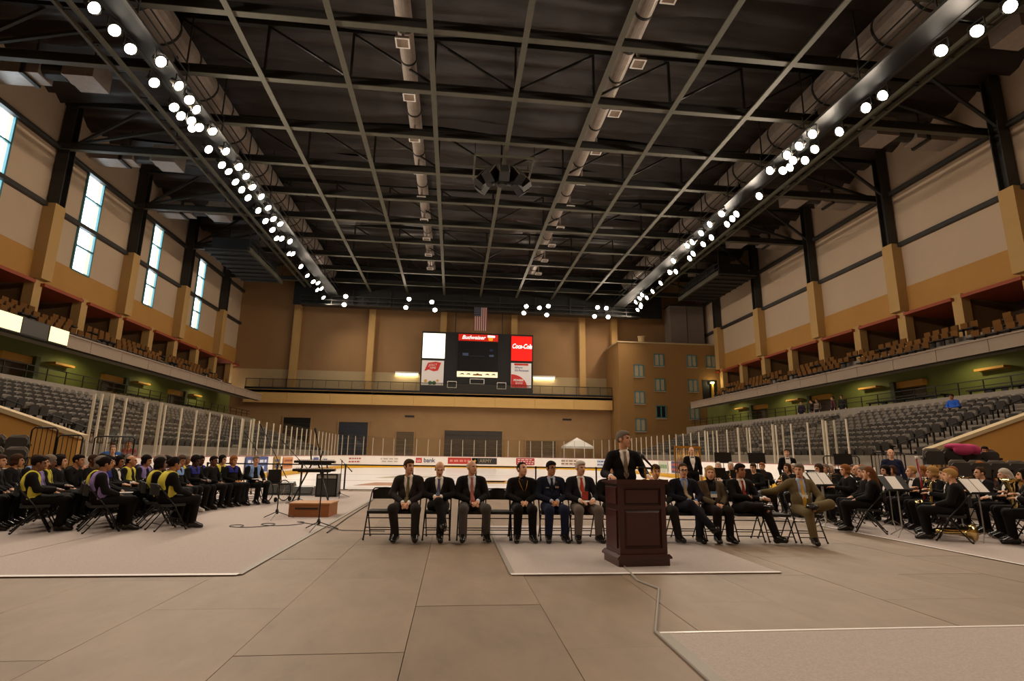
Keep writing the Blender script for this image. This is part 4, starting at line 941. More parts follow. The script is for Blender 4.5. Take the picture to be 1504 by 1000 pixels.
def trouser_mesh(P, h=.014, gown=False, hem=.10):
    pr = infl(torso_prims(P)[-1:]+leg_prims(P), .020)
    if gown:
        (h0, k0, a0), (h1, k1, a1) = [[np.array(q) for q in l] for l in P['leg']]
        pr += [('c', tuple((h0+h1)/2+(0, 0, .02)), tuple((k0+k1)/2), .10, .075), ('c', tuple((k0+k1)/2), tuple((a0+a1)/2+(0, 0, .03)), .075, .08), ('c', tuple(k0), tuple(k1), .075, .075), ('c', tuple(a0+(0, .0, .05)), tuple(a1+(0, 0, .05)), .08, .08)]
    def post(D, X, Y, Z): return np.maximum(D, np.where(Y > -.12, Z-(P['pel'][2]+.12)+0*Y, -1.))
    cut = [(np.array(l[2]), np.array(l[1])) for l in P['leg']]
    def post2(D, X, Y, Z):
        D = post(D, X, Y, Z)
        for a, kn in cut:
            d = (a-kn)/np.linalg.norm(a-kn); pl = (X-a[0])*d[0]+(Y-a[1])*d[1]+(Z-a[2])*d[2]+(-.012 if not gown else -.03)
            nr = np.sqrt((X-a[0])**2+(Y-a[1])**2+(Z-a[2])**2)-.11; D = np.maximum(D, -np.maximum(nr, -pl))
        return D
    return sdf(pr, h, .03, post2)
def shoe_mesh(P, i, h=.011):
    a, d, sh = foot_dir(P, i); a = np.array(a); flat = a[2] < .12
    heel = a+sh*.03-d*.035; toe = a+sh*.048+d*.16
    pr = [('c', tuple(a+sh*.0), tuple(heel), .055, .050), ('c', tuple(heel), tuple(toe), .047, .036), ('c', tuple(a+d*.03), tuple(toe), .054, .038)]
    def post(D, X, Y, Z): return np.maximum(D, .004-Z) if flat else D
    return sdf(pr, h, .03, post)
def sock_mesh(P, i, h=.014):
    a, d, sh = foot_dir(P, i); a = np.array(a); return sdf([('c', tuple(a-sh*.09), tuple(a+sh*.02), .052, .05), ('c', tuple(a), tuple(a+d*.05+sh*.02), .048, .042)], h, .02)
def stole_mesh(P, h=.012, wide=.11, back=True, drop=.55):
    pr = infl(torso_prims(P), .030)+[('c', (P['sh'][0][0]+.05, P['sh'][0][1], P['sh'][0][2]+.02), tuple(np.array(P['neck'])+(-.03, .02, 0)), .060, .055), ('c', (P['sh'][1][0]-.05, P['sh'][1][1], P['sh'][1][2]+.02), tuple(np.array(P['neck'])+(.03, .02, 0)), .060, .055)]
    cy = P['chest'][1]; nz = P['neck'][2]
    def post(D, X, Y, Z):
        u = .045+np.clip((nz-.02-Z), 0, .3)*.10
        band = np.maximum(np.abs(np.abs(X)-u-wide/2)-wide/2, drop-Z)
        bk = np.maximum(np.abs(X)-.135, (nz-.30)-Z) if back else np.abs(X)+1+0*Z
        sel = np.where(Y > cy+.02, bk+0*Y, band+0*Y)
        D = np.maximum(D, sel); nk = np.maximum(np.sqrt(X**2+(Y-P['neck'][1])**2)-.060, (nz-.03)-Z); return np.maximum(D, -nk)
    return sdf(pr, h, .02, post)
def collar_mesh(P, h=.012):           # round cape collar over the shoulders
    pr = infl(torso_prims(P)[:2], .030)+[('c', (P['sh'][0][0]+.05, P['sh'][0][1], P['sh'][0][2]+.02), tuple(np.array(P['neck'])+(-.03, .02, 0)), .060, .055), ('c', (P['sh'][1][0]-.05, P['sh'][1][1], P['sh'][1][2]+.02), tuple(np.array(P['neck'])+(.03, .02, 0)), .060, .055)]
    cy = P['chest'][1]; nz = P['neck'][2]
    def post(D, X, Y, Z):
        r_ = np.sqrt(X**2+((Y-P['neck'][1])*1.1)**2)
        D = np.maximum(D, np.maximum(r_-.165, (nz-.15)-Z)); nk = np.maximum(np.sqrt(X**2+(Y-P['neck'][1])**2)-.062+np.where(Y < cy, -(nz+.02-Z)*.25, 0)*0, (nz-.04)-Z); D = np.maximum(D, -nk)
        v = np.maximum(np.maximum(np.abs(X)-np.clip((Z-(nz-.13))*.45, 0, .06), Y-(cy-.02)), nz-.13-Z); return np.maximum(D, -v)
    return sdf(pr, h, .02, post)
def lapel_mesh(P, zb, slope, h=.010):
    pr = infl(torso_prims(P), .026)+[('c', (P['sh'][0][0]+.06, P['sh'][0][1], P['sh'][0][2]+.02), tuple(np.array(P['neck'])+(-.03, .02, 0)), .058, .052), ('c', (P['sh'][1][0]-.06, P['sh'][1][1], P['sh'][1][2]+.02), tuple(np.array(P['neck'])+(.03, .02, 0)), .058, .052)]
    cy = P['chest'][1]; nz = P['neck'][2]
    def post(D, X, Y, Z):
        e = np.clip((Z-zb)*slope, 0, .075)-.004; wd = np.clip((Z-zb)*.35, .004, .055)
        band = np.maximum(np.maximum(np.abs(np.abs(X)-e-wd/2)-wd/2, zb-Z), Y-cy+.01); band = np.maximum(band, Z-nz+.005)
        return np.maximum(D, band)
    return sdf(pr, h, .02, post)
def tie_mesh(shirt, P, z1, wid=.075, m=None, z0=None):
    V = shirt[0]; s = V[(np.abs(V[:, 0]) < .02) & (V[:, 1] < P['chest'][1])]
    zs = np.linspace(P['neck'][2]-.005, z1, 9); ys = []
    for z in zs:
        q = s[np.abs(s[:, 2]-z) < .02]; ys.append((q[:, 1].min() if len(q) else (ys[-1] if ys else P['neck'][1]-.06))-.010)
    b = MB(); rows = []
    for i, (z, y) in enumerate(zip(zs, ys)):
        w_ = (.026 if i == 0 else .018 if i == 1 else .018+(wid/2-.018)*min(1, (i-1)/5)); w_ = w_ if i < 8 else .006
        rows.append([(-w_, y+.004, z), (0, y-.006, z), (w_, y+.004, z), (w_*.8, y+.012, z), (-w_*.8, y+.012, z)])
    vs = [p for r_ in rows for p in r_]; fs = []
    for i in range(8):
        for j in range(5): a = i*5+j; c = i*5+(j+1) % 5; fs.append((a, c, c+5, a+5))
    return b.add(vs, fs).mesh('tie', m, True)
m_skin = mat('skin', '#c08a68', .55); m_eye = mat('eye', '#2a1d18', .3); m_lip = mat('lip', '#a05a4a', .5); m_hairk = mat('hair_dark', '#17100d', .85, spec=.1)
SK = {'fair': mat('skin_fair', '#cf9a78', .55), 'mid': mat('skin_mid', '#b98058', .55), 'tan': mat('skin_tan', '#96623f', .55), 'brown': mat('skin_brown', '#6a4028', .5), 'dark': mat('skin_dark', '#48291a', .5)}
HC = {'black': m_hairk, 'brown': mat('hair_brown', '#3e2a1c', .85, spec=.1), 'grey': mat('hair_grey', '#71665b', .85, spec=.1), 'white': mat('hair_white', '#b8ac9e', .85, spec=.1), 'blond': mat('hair_blond', '#a8814c', .85, spec=.1), 'brown2': mat('hair_auburn', '#6a4226', .85, spec=.1), 'red': mat('hair_red', '#84522c', .85, spec=.1)}
def cloth(hexc, rough=.85): return mat('cloth_'+hexc, '#'+hexc, rough, noise=40, amt=.08, spec=.15)
def setm(o, i, m):
    o.material_slots[i].link = 'OBJECT'; o.material_slots[i].material = m
def glasses(P, root, m):
    mm = rotm(*P['hr']); c = np.array(P['head']); b = MB()
    for sx in (-1, 1):
        b.tube([tuple(c+mm @ np.array((sx*.033+.024*math.cos(a), -.108, .008+.018*math.sin(a)))) for a in [2*math.pi*i/10 for i in range(11)]], .0035, 5, cap=False)
        b.tube([tuple(c+mm @ np.array((sx*.057, -.106, .012))), tuple(c+mm @ np.array((sx*.083, .01, .012)))], .003, 5)
    b.tube([tuple(c+mm @ np.array((-.01, -.112, .012))), tuple(c+mm @ np.array((.01, -.112, .012)))], .003, 5); b.build('glasses', m, root)
def suit_person(label, loc, rz, P, skin, hair, hcol, jac, trs, shirt='efe9e2', tie=None, zb=.66, slope=.25, shoe='17120f', group=None, open_=False, h=.013, extras=None, tiez=None):
    root = thing('person', label, 'person', loc, R(rz), group)
    o = link('body', body_mesh(P), root); o.material_slots[0].link = 'OBJECT'; o.material_slots[0].material = SK[skin]
    setm(o, 3, HC[hcol]) if hair != 'none' else None
    if hair != 'none':
        ho = link('hair', hair_mesh(P, hair), root); setm(ho, 0, HC[hcol])
    link('jacket', mk('jacket', [jacket_mesh(P, zb, slope, h=h)], [cloth(jac)]), root)
    if zb < 1.15: link('lapels', mk('lapels', [lapel_mesh(P, zb, slope)], [cloth(jac, .7)]), root)
    sm_ = shirt_mesh(P, h); link('shirt', mk('shirt', [sm_], [cloth(shirt)]), root)
    if tie: link('tie', tie_mesh(sm_, P, tiez or zb-.03, m=cloth(tie, .6)), root)
    link('trousers', mk('trousers', [trouser_mesh(P)], [cloth(trs)]), root)
    for i in (0, 1): link('shoe', mk('shoe', [shoe_mesh(P, i)], [mat('leather_'+shoe, '#'+shoe, .25)]), root)
    for i in (0, 1): link('sock', mk('sock', [sock_mesh(P, i)], [cloth('14110f')]), root)
    if extras: extras(root, P, sm_)
    return root
# ================================================================ FURNITURE AND PLATFORM PARTY
m_chair = mat('chair_metal', '#1b1714', .4, metal=.4); m_pad = mat('chair_pad', '#16130f', .7, noise=30, amt=.2)
m_woodd = mat('dark_mahogany', '#3a1510', .28, noise=6, amt=.3, stretch=(4, 4, .5), spec=.6); m_woodd2 = mat('mahogany_panel', '#2c0f0b', .3, noise=6, amt=.3, stretch=(4, 4, .5))
m_gold = mat('brass', '#c9993a', .25, metal=.9); m_chrome = mat('chrome', '#cfcac2', .15, metal=1)
def make_chair(lid='folding_chair'):
    t = thing(lid, 'black folding chair', 'chair')
    s = MB(); s.prism([(-.20, -.21), (.20, -.21), (.215, .05), (.18, .19), (-.18, .19), (-.215, .05)], lambda p, q: (p[0], p[1], .415+q*.045)); s.build('seat', m_pad, t)
    b = MB()
    pr = []
    for z0, z1 in ((.62, .80),):
        for i in range(9):
            x = -.20+.05*i; pr.append((x, .255+.035*(1-(x/.2)**2), z0, z1-.035*(abs(x)/.2)**3))
    vs = []
    for (x, y, z0, z1) in pr: vs += [(x, y, z0), (x, y, z1), (x, y+.014, z1), (x, y+.014, z0)]
    fs = []
    for i in range(8):
        for j in range(4): a = i*4+j; c = i*4+(j+1) % 4; fs.append((a, c, c+4, a+4))
    fs += [(0, 1, 2, 3), (32, 35, 34, 33)]; b.add(vs, fs).build('backrest', m_pad, t, smooth=False)
    for sx in (-1, 1):
        MB().tube([(sx*.225, -.26, .0), (sx*.218, -.02, .43), (sx*.212, .22, .72), (sx*.20, .262, .78), (sx*.17, .28, .805)], .012, 8).build('front_leg', m_chair, t, smooth=True)
        MB().tube([(sx*.20, .25, 0), (sx*.20, -.06, .40)], .011, 8).build('rear_leg', m_chair, t, smooth=True)
        for y in (-.26, .25): MB().lathe([(.016, 0), (.016, .03)], 8, c=(sx*(.225 if y < 0 else .2), y, 0)).build('foot_cap', m_black, t)
    MB().tube([(-.17, .28, .805), (0, .29, .81), (.17, .28, .805)], .012, 8).build('top_rail', m_chair, t)
    for y, z in ((-.155, .19), (-.075, .335), (-.21, .09)): MB().tube([(-.222, y, z), (.222, y, z)], .009, 6).build('front_rung', m_chair, t)
    MB().tube([(-.2, .16, .115), (.2, .16, .115)], .009, 6).build('rear_rung', m_chair, t)
    return t
chair0 = make_chair(); chair_used = [False]
def chair(x, y, rz, label, group=None):
    if not chair_used[0]:
        chair_used[0] = True; chair0.location = (x, y, 0.012); chair0.rotation_euler = (0, 0, R(rz)); chair0['label'] = label
        if group: chair0['group'] = group
        return chair0
    o = dup(chair0, (x, y, .012), R(rz), label)
    if group: o['group'] = group
    elif 'group' in o: del o['group']
    return o
# row of chairs and people; Y of the row bends slightly towards the camera at the right
ROW = [(-1.19, 9.93), (-.75, 9.90), (-.22, 9.88), (.35, 9.86), (.82, 9.86), (1.24, 9.84), (1.76, 9.82), (2.29, 9.80), (2.86, 9.78), (3.66, 9.76), (4.17, 9.74), (4.66, 9.70), (5.20, 9.64), (5.71, 9.56), (6.22, 9.46)]
def rowrz(i): return -2 - (4 if i > 10 else 0)
CL = ['empty black folding chair at the row end beside the olive tie', 'black folding chair under the man in the olive tie', 'black folding chair under the bald man with crossed legs', 'black folding chair under the man in the red patterned tie', 'empty black folding chair between the red patterned tie and the priest', 'black folding chair under the priest', 'black folding chair under the officer in blue uniform', 'black folding chair under the white-haired man in grey trousers', 'black folding chair under the man half hidden by the lectern', 'black folding chair under the brown-haired man just beside the lectern', 'black folding chair under the man in glasses and beige tie', 'black folding chair under the woman in the tweed jacket', 'black folding chair under the man with the red tie and name card', 'empty black folding chair under the outstretched olive sleeve', 'black folding chair under the man in the olive suit']
for i, (x, y) in enumerate(ROW): chair(x, y, rowrz(i), CL[i])
def at(i, dz=0): return (ROW[i][0], ROW[i][1], .012)
LEG_N = lambda sp=.13, y=-.42: [((-.09, .04, .525), (-sp, y, .515), (-sp-.01, y+.03, .09)), ((.09, .04, .525), (sp, y, .515), (sp+.01, y+.03, .09))]
CROSS_R = [((-.09, .04, .525), (.03, -.43, .625), (.13, -.56, .27)), ((.09, .04, .525), (.09, -.42, .50), (.07, -.42, .09))]      # right over left
CROSS_L = [((-.09, .04, .525), (-.09, -.42, .50), (-.07, -.42, .09)), ((.09, .04, .525), (-.03, -.43, .625), (-.10, -.60, .30))]
FIG4_R = [((-.09, .04, .525), (-.27, -.34, .60), (.06, -.40, .63)), ((.09, .04, .525), (.13, -.42, .515), (.17, -.50, .09))]
FIG4_L = [((-.09, .04, .525), (-.10, -.44, .515), (-.05, -.46, .09)), ((.09, .04, .525), (.30, -.34, .66), (-.02, -.42, .62))]
G = 'seated platform guests'
suit_person('seated man in dark suit and olive tie, hands clasped between knees', at(1), -2, pose_sit(spread=.19, legs=[((-.09, .04, .525), (-.19, -.40, .515), (-.13, -.34, .09)), ((.09, .04, .525), (.19, -.40, .515), (.19, -.42, .09))], arms=[((-.265, .0, .72), (-.05, -.24, .60)), ((.265, .0, .72), (.05, -.24, .60))], head=(38, 0, 0), lean=.04), 'fair', 'short', 'brown', '2b2522', '2b2522', tie='6a6040', zb=.60, group=G)
suit_person('seated bald man with crossed legs, blue tie and bowed head', at(2), -2, pose_sit(legs=CROSS_R, arms=[((-.27, .0, .72), (-.04, -.26, .70)), ((.27, .0, .72), (.05, -.25, .70))], head=(8, 22, 0), tall=.97), 'fair', 'bald', 'grey', '191614', '191614', tie='50526a', zb=.62, group=G)
suit_person('seated white-haired man in black jacket, grey trousers and red patterned tie', at(3), 3, pose_sit(spread=.2, legs=[((-.09, .04, .525), (-.17, -.42, .515), (-.16, -.46, .09)), ((.09, .04, .525), (.22, -.38, .52), (.24, -.30, .09))], arms=[((-.265, .02, .71), (-.01, -.22, .62)), ((.265, .02, .71), (.09, -.21, .63))], head=(30, -3, 0), belly=.02), 'fair', 'bald', 'white', '15120f', '4a4542', tie='9c5a4c', shirt='dfe2ea', zb=.58, slope=.22, group=G)
def priest_x(root, P, sm_):
    b = MB(); b.tube([(-.07, -.02, .98), (-.02, -.032, .86), (.03, -.036, .76), (.07, -.03, .86), (.09, .0, .97)], .006, 6); b.build('gold_chain', m_gold, root)
    c = MB(); c.box(.022, .038, -.052, -.040, .68, .76); c.box(.01, .05, -.052, -.040, .72, .735); c.build('pendant_cross', m_gold, root)
    link('clerical_collar', mk('clerical_collar', [sdf([('c', (0, .078, 1.01), (0, .072, 1.035), .066, .064)], .01)], [cloth('1a1714')]), root)
suit_person('seated priest in black clerical suit with gold chain, looking upwards', at(5), 0, pose_sit(spread=.12, arms=[((-.25, .02, .71), (-.04, -.2, .63)), ((.25, .02, .71), (.05, -.2, .63))], head=(32, -12, 8), tall=.98), 'fair', 'reced', 'black', '14110f', '14110f', shirt='14110f', zb=1.2, group=G, extras=priest_x)
def officer_x(root, P, sm_):
    for (x, z, w_, hh, c) in ((.085, .865, .06, .03, 'a88a70'), (-.085, .855, .055, .015, '9a9488')):
        MB().box(x-w_/2, x+w_/2, -.045, -.030, z-hh/2, z+hh/2).build('ribbon_bar', mat('rib_'+c, '#'+c), root)
    for (x, z) in ((.075, .95), (0, .70), (0, .76)): MB().lathe([(.012, 0), (.012, .006)], 10, Matrix.Translation((x, -.022 if z > .9 else -.046, z)) @ Matrix.Rotation(R(90), 4, 'X')).build('button', m_gold, root)
    glasses(P, root, m_blackm)
suit_person('seated officer in dark blue uniform with ribbons and glasses', at(6), 2, pose_sit(spread=.13, arms=[((-.26, .02, .71), (-.05, -.22, .64)), ((.26, .02, .71), (.05, -.22, .64))], head=(20, 3, 0)), 'mid', 'short', 'black', '1c1f2e', '20243a', shirt='b8c2d8', tie='141626', zb=.80, slope=.42, group=G, extras=officer_x)
def oldman_x(root, P, sm_):
    MB().box(-.13, .13, -.33, -.12, .64, .65).build('paper_sheet', m_paper, root)
    MB().box(-.02, .09, -.105, -.09, .66, .80).build('red_folder', mat('red_folder', '#a8301f', .6), root)
suit_person('seated white-haired man in navy jacket, grey trousers and red tie holding papers', at(7), 3, pose_sit(spread=.17, arms=[((-.27, .0, .71), (-.10, -.25, .66)), ((.27, .0, .71), (.13, -.25, .67))], head=(18, 2, 0), belly=.015, tall=1.01), 'fair', 'short', 'white', '1e1c22', '6b6058', tie='b23a26', zb=.52, slope=.19, tiez=.78, group=G, extras=oldman_x)
suit_person('seated man in dark suit and blue shirt half hidden behind the lectern', at(8), 4, pose_sit(spread=.12, head=(20, 6, 0), tall=.97), 'fair', 'short', 'black', '191614', '191614', shirt='8d9bb8', zb=.7, group=G)
suit_person('seated brown-haired man in dark suit just beside the lectern', at(9), -4, pose_sit(legs=[((-.09, .04, .525), (-.1, -.42, .515), (-.08, -.40, .09)), ((.09, .04, .525), (.14, -.42, .515), (.20, -.46, .09))], head=(0, 10, 0), tall=.97), 'fair', 'short', 'brown', '1f1a17', '1f1a17', tie='33302e', zb=.66, group=G)
suit_person('seated balding man in navy suit, beige tie and glasses with crossed legs', at(10), -6, pose_sit(legs=[((-.09, .04, .525), (-.05, -.42, .62), (.26, -.58, .25)), ((.09, .04, .525), (.10, -.42, .50), (.08, -.42, .09))], arms=[((-.27, .0, .72), (-.02, -.24, .68)), ((.27, .0, .72), (.10, -.25, .66))], head=(-4, 3, 0), tall=.99), 'fair', 'reced', 'brown', '191822', '1b1a22', shirt='7f92bd', tie='a08a6a', zb=.72, slope=.3, group=G, extras=lambda r_, P, s_: glasses(P, r_, m_blackm))
def woman_x(root, P, sm_):
    o = MB().box(-.055, .055, -.075, -.065, .72, .82).build('name_badge', m_paper, root); MB().box(-.055, .055, -.077, -.075, .78, .82).build('badge_header', mat('badge_blue', '#5b86b4'), o)
    link('turtleneck', mk('turtleneck', [sdf([('c', (0, .08, .99), (0, .072, 1.045), .064, .060)], .01)], [cloth('15120f')]), root)
suit_person('seated woman with short blond hair in tweed jacket with badge', at(11), -4, pose_sit(spread=.10, arms=[((-.25, .02, .71), (-.03, -.22, .62)), ((.25, .02, .71), (.06, -.22, .61))], head=(-14, 2, 0), tall=.96), 'fair', 'bob', 'blond', '5a4c3c', '1d1815', shirt='15120f', zb=.62, slope=.3, group=G, extras=woman_x)
def card_x(z, x=0, y=-.06):
    def f(root, P, sm_): MB().box(x-.05, x+.05, y-.008, y, z-.03, z+.03).build('name_card', m_paper, root)
    return f
suit_person('seated dark-haired man with ankle on knee, red tie and name card', at(12), 6, pose_sit(legs=[((-.09, .04, .525), (-.20, -.38, .60), (.10, -.44, .60)), ((.09, .04, .525), (.15, -.42, .50), (.26, -.50, .09))], arms=[((-.22, -.06, .74), (.14, -.30, .72)), ((.28, -.02, .72), (.22, -.30, .73))], head=(8, 2, 0), lean=.02), 'tan', 'short', 'black', '171310', '171310', tie='8e2a24', zb=.68, slope=.28, group=G, extras=card_x(.74, .05))
suit_person('seated grey-haired man in olive suit with yellow tie, arm along the next chair', at(14), -12, pose_sit(legs=FIG4_L, arms=[((-.42, .10, .84), (-.66, .20, .80)), ((.30, -.02, .74), (.10, -.26, .62))], head=(-34, 3, 0), belly=.008, tall=1.02), 'fair', 'short', 'grey', '6a5c40', '6a5c40', shirt='aab6d4', tie='c79a3e', zb=.50, slope=.22, tiez=.56, group=G, extras=card_x(.76, .01, -.075))

# lectern: dark mahogany, raised panels, flared base and sloped top
lec = thing('lectern', 'tall dark mahogany lectern with panelled front', 'lectern', (2.54, 7.66, .011), R(5))
MB().box(-.36, .36, -.27, .27, 0, .09).build('base', m_woodd, lec)
MB().prism([(-.385, .09), (.385, .09), (.385, .115), (.345, .15), (-.345, .15), (-.385, .115)], lambda p, t: (p[0], -.295+t*.59, p[1])).build('base_moulding', m_woodd, lec)
MB().box(-.335, .335, -.245, .245, .15, 1.05).build('carcass', m_woodd2, lec)
for x in (-.30, .30): MB().box(x-.035, x+.035, -.262, -.245, .15, 1.05).build('stile', m_woodd, lec)
for z0, z1 in ((.15, .22), (.72, .77), (1.0, 1.05)): MB().box(-.265, .265, -.262, -.245, z0, z1).build('rail', m_woodd, lec)
for z0, z1 in ((.24, .70), (.79, .98)): MB().prism([(-.25, z0), (.25, z0), (.25, z1), (-.25, z1)], lambda p, t: (p[0]*(1-.08*t), -.246-t*.014, (z0+z1)/2+(p[1]-(z0+z1)/2)*(1-.1*t))).build('raised_panel', m_woodd, lec)
for sx in (-1, 1):
    for z0, z1 in ((.22, .70), (.78, 1.0)): MB().box(sx*.335, sx*.35, -.19, .19, z0, z1).build('side_panel', m_woodd, lec)
MB().prism([(-.30, 1.05), (.29, 1.05), (.29, 1.07), (-.30, 1.11)], lambda p, t: (-.37+t*.74, p[0], p[1])).build('desk_top', m_woodd, lec)
gm = thing('gooseneck_microphone', 'black handheld microphone on a gold clip bar above the lectern', 'microphone', (2.66, 7.5, 1.105), R(-7))
MB().lathe([(.05, 0), (.05, .012), (.02, .02)], 14).build('mount_base', m_gold, gm)
MB().tube([(0, 0, .02), (-.01, 0, .13), (-.015, .01, .165)], .012, 8).build('stem', m_gold, gm)
MB().tube([(-.11, 0, .17), (.11, 0, .165)], .010, 8).build('clip_bar', m_blackm, gm)
for x in (-.11, .11): MB().lathe([(.012, -.015), (.018, 0), (.012, .015)], 10, c=(x, 0, .168)).build('end_knob', m_gold, gm)
MB().tube([(.11, 0, .16), (.16, .01, .06), (.17, .02, .02)], .010, 8).build('side_arm', m_gold, gm)
MB().tube([(.10, -.01, .17), (-.0, .0, .28), (-.02, .0, .305)], [.012, .016, .018], 10).build('microphone_body', m_blackm, gm, smooth=True)
hd = MB(); hd.lathe([(.006, -.035), (.026, -.02), (.032, 0), (.026, .022), (.006, .034)], 14, Matrix.Translation((-.04, 0, .325)) @ Matrix.Rotation(R(-40), 4, 'Y')); hd.build('microphone_head', m_steel, gm, smooth=True)
# speaker at the lectern
suit_person('standing grey-haired man in black suit speaking behind the lectern', (2.55, 8.12, .012), -4, pose_stand(arms=[((-.30, -.02, 1.16), (-.27, -.33, 1.13)), ((.30, -.02, 1.16), (.26, -.33, 1.13))], head=(52, -2, 0), H=1.80), 'fair', 'short', 'grey', '131010', '131010', tie='7a6a58', zb=1.12, slope=.27, h=.012)
# ================================================================ CHOIR, BAND, SPECTATORS
CM = {}
def crowd_pose(key):
    pk, yaw = key
    if pk == 'lap': return pose_sit('clasp', spread=.11, head=(yaw, 4, 0), tall=.97)
    if pk == 'knees': return pose_sit('knees', spread=.12, head=(yaw, 2, 0), tall=.98, lean=.05)
    if pk == 'hold': return pose_sit('hold', spread=.10, head=(yaw, 12, 0), tall=.97)
    if pk == 'chin': return pose_sit('clasp', arms=[((-.24, -.06, .72), (.0, -.12, .98)), ((.25, .0, .71), (.0, -.24, .62))], head=(yaw, 6, 0), tall=.98, lean=.06)
    if pk == 'play': return pose_sit('play', spread=.12, head=(yaw, 4, 0), tall=.98)
    if pk == 'stand': return pose_stand(head=(yaw, 0, 0), H=1.74)
def cm(kind, key, *a):
    k = (kind, key)+a
    if k in CM: return CM[k]
    P = crowd_pose(key); h = .016
    if kind == 'body': v = body_mesh(P, False)
    elif kind == 'hair': v = hair_mesh(P, a[0], False)
    elif kind == 'top': v = mk('top', [jacket_mesh(P, 1.2, .2, h=h, vcut=False)], [cloth('100d0c')])
    elif kind == 'coat': v = mk('coat', [jacket_mesh(P, P['chest'][2]-.22, .26, h=h)], [cloth('100d0c')])
    elif kind == 'shirt': v = mk('shirt', [shirt_mesh(P, h)], [cloth('e6ddd6')])
    elif kind == 'trousers': v = mk('trousers', [trouser_mesh(P, h)], [cloth('0f0c0b')])
    elif kind == 'gown': v = mk('gown', [trouser_mesh(P, h, True)], [cloth('0f0c0b')])
    elif kind == 'stole': v = mk('stole', [stole_mesh(P)], [cloth('d2c54c')])
    elif kind == 'collar': v = mk('collar', [collar_mesh(P)], [cloth('3a3f86')])
    elif kind == 'shoe': v = mk('shoe', [shoe_mesh(P, a[0], .014)], [mat('leather_17120f', '#17120f', .25)])
    elif kind == 'bow':
        b = MB(); n = P['neck']; y = n[1]-.075; z = n[2]-.012
        b.prism([(-.05, -.02), (-.012, -.007), (.012, -.007), (.05, -.02), (.05, .02), (.012, .007), (-.012, .007), (-.05, .02)], lambda p, t: (p[0], y+.02*t-.01, z+p[1])); v = b.mesh('bow_tie', m_black)
    CM[k] = v; return v
def crowd(label, loc, rz, key, skin, hair, hcol, top='top', bottom='trousers', neck=None, ncol=None, topc=None, botc=None, group=None, shoec=None):
    r = thing('person', label, 'person', loc, R(rz), group)
    o = link('body', cm('body', key), r); setm(o, 0, SK[skin]); setm(o, 3, HC[hcol])
    if skin in ('brown', 'dark'): setm(o, 2, mat('lip_dark', '#5a2c22', .5))
    o = link('hair', cm('hair', key, hair), r); setm(o, 0, HC[hcol])
    o = link('jacket' if top == 'coat' else 'top', cm(top, key), r)
    if topc: setm(o, 0, cloth(topc))
    if top == 'coat': link('shirt', cm('shirt', key), r); link('bow_tie', cm('bow', key), r)
    o = link(bottom, cm(bottom, key), r)
    if botc: setm(o, 0, cloth(botc))
    if neck: o = link(neck, cm(neck, key), r); setm(o, 0, cloth(ncol))
    for i in (0, 1):
        o = link('shoe', cm('shoe', key, i), r)
        if shoec: setm(o, 0, cloth(shoec))
    return r
ORD = ['first', 'second', 'third', 'fourth', 'fifth', 'sixth', 'seventh', 'eighth', 'ninth', 'tenth', 'eleventh', 'twelfth', 'thirteenth', 'fourteenth', 'fifteenth']
# ---- choir in arcs round the wooden box
rc = random.Random(21)
CC = (-2.2, 13.9)
ROWS = [(4.15, 225, 143), (5.05, 219, 148), (5.95, 213, 152), (6.85, 208, 157)]
SPEC = {(0, 0): dict(key=('knees', 4), skin='tan', hair='bun', hcol='black', neck='stole', ncol='d2c54c', t='yellow stole and trousers'),
        (0, 1): dict(key=('lap', 10), skin='brown', hair='bob', hcol='black', neck='stole', ncol='d2c54c', t='yellow stole, hands in lap'),
        (0, 5): dict(key=('lap', 0), skin='tan', hair='short', hcol='brown', neck='collar', ncol='7f9fd0', t='pale blue collar', shoec='d8d0c8'),
        (0, 6): dict(key=('hold', 0), skin='dark', hair='afro', hcol='black', neck='collar', ncol='2c2f7c', t='royal blue collar, round hair'),
        (0, 7): dict(key=('lap', 0), skin='brown', hair='short', hcol='black', t='plain black dress'),
        (0, 8): dict(key=('lap', 0), skin='mid', hair='curly', hcol='red', neck='collar', ncol='2c2f7c', t='royal blue collar, red curls', bottom='gown'),
        (1, 0): dict(key=('lap', 8), skin='tan', hair='bun', hcol='black', neck='stole', ncol='8d7ab0', t='lavender stole, hair bun'),
        (1, 7): dict(key=('lap', 0), skin='mid', hair='short', hcol='black', topc='8a76a8', t='lilac blouse'),
        (1, 8): dict(key=('lap', -5), skin='brown', hair='curly', hcol='brown', neck='stole', ncol='d2c54c', t='yellow stole and curly hair'),
        (2, 0): dict(key=('hold', 6), skin='brown', hair='short', hcol='black', neck='stole', ncol='d2c54c', t='yellow stole and programme', bottom='gown'),
        (2, 1): dict(key=('lap', 6), skin='mid', hair='short', hcol='brown', neck='stole', ncol='8d7ab0', t='lavender stole and short hair'),
        (3, 0): dict(key=('lap', 10), skin='dark', hair='short', hcol='black', neck='stole', ncol='8d7ab0', t='lavender stole, upright'),
        (2, 4): dict(key=('chin', 6), skin='mid', hair='short', hcol='black', t='chin resting on one hand')}
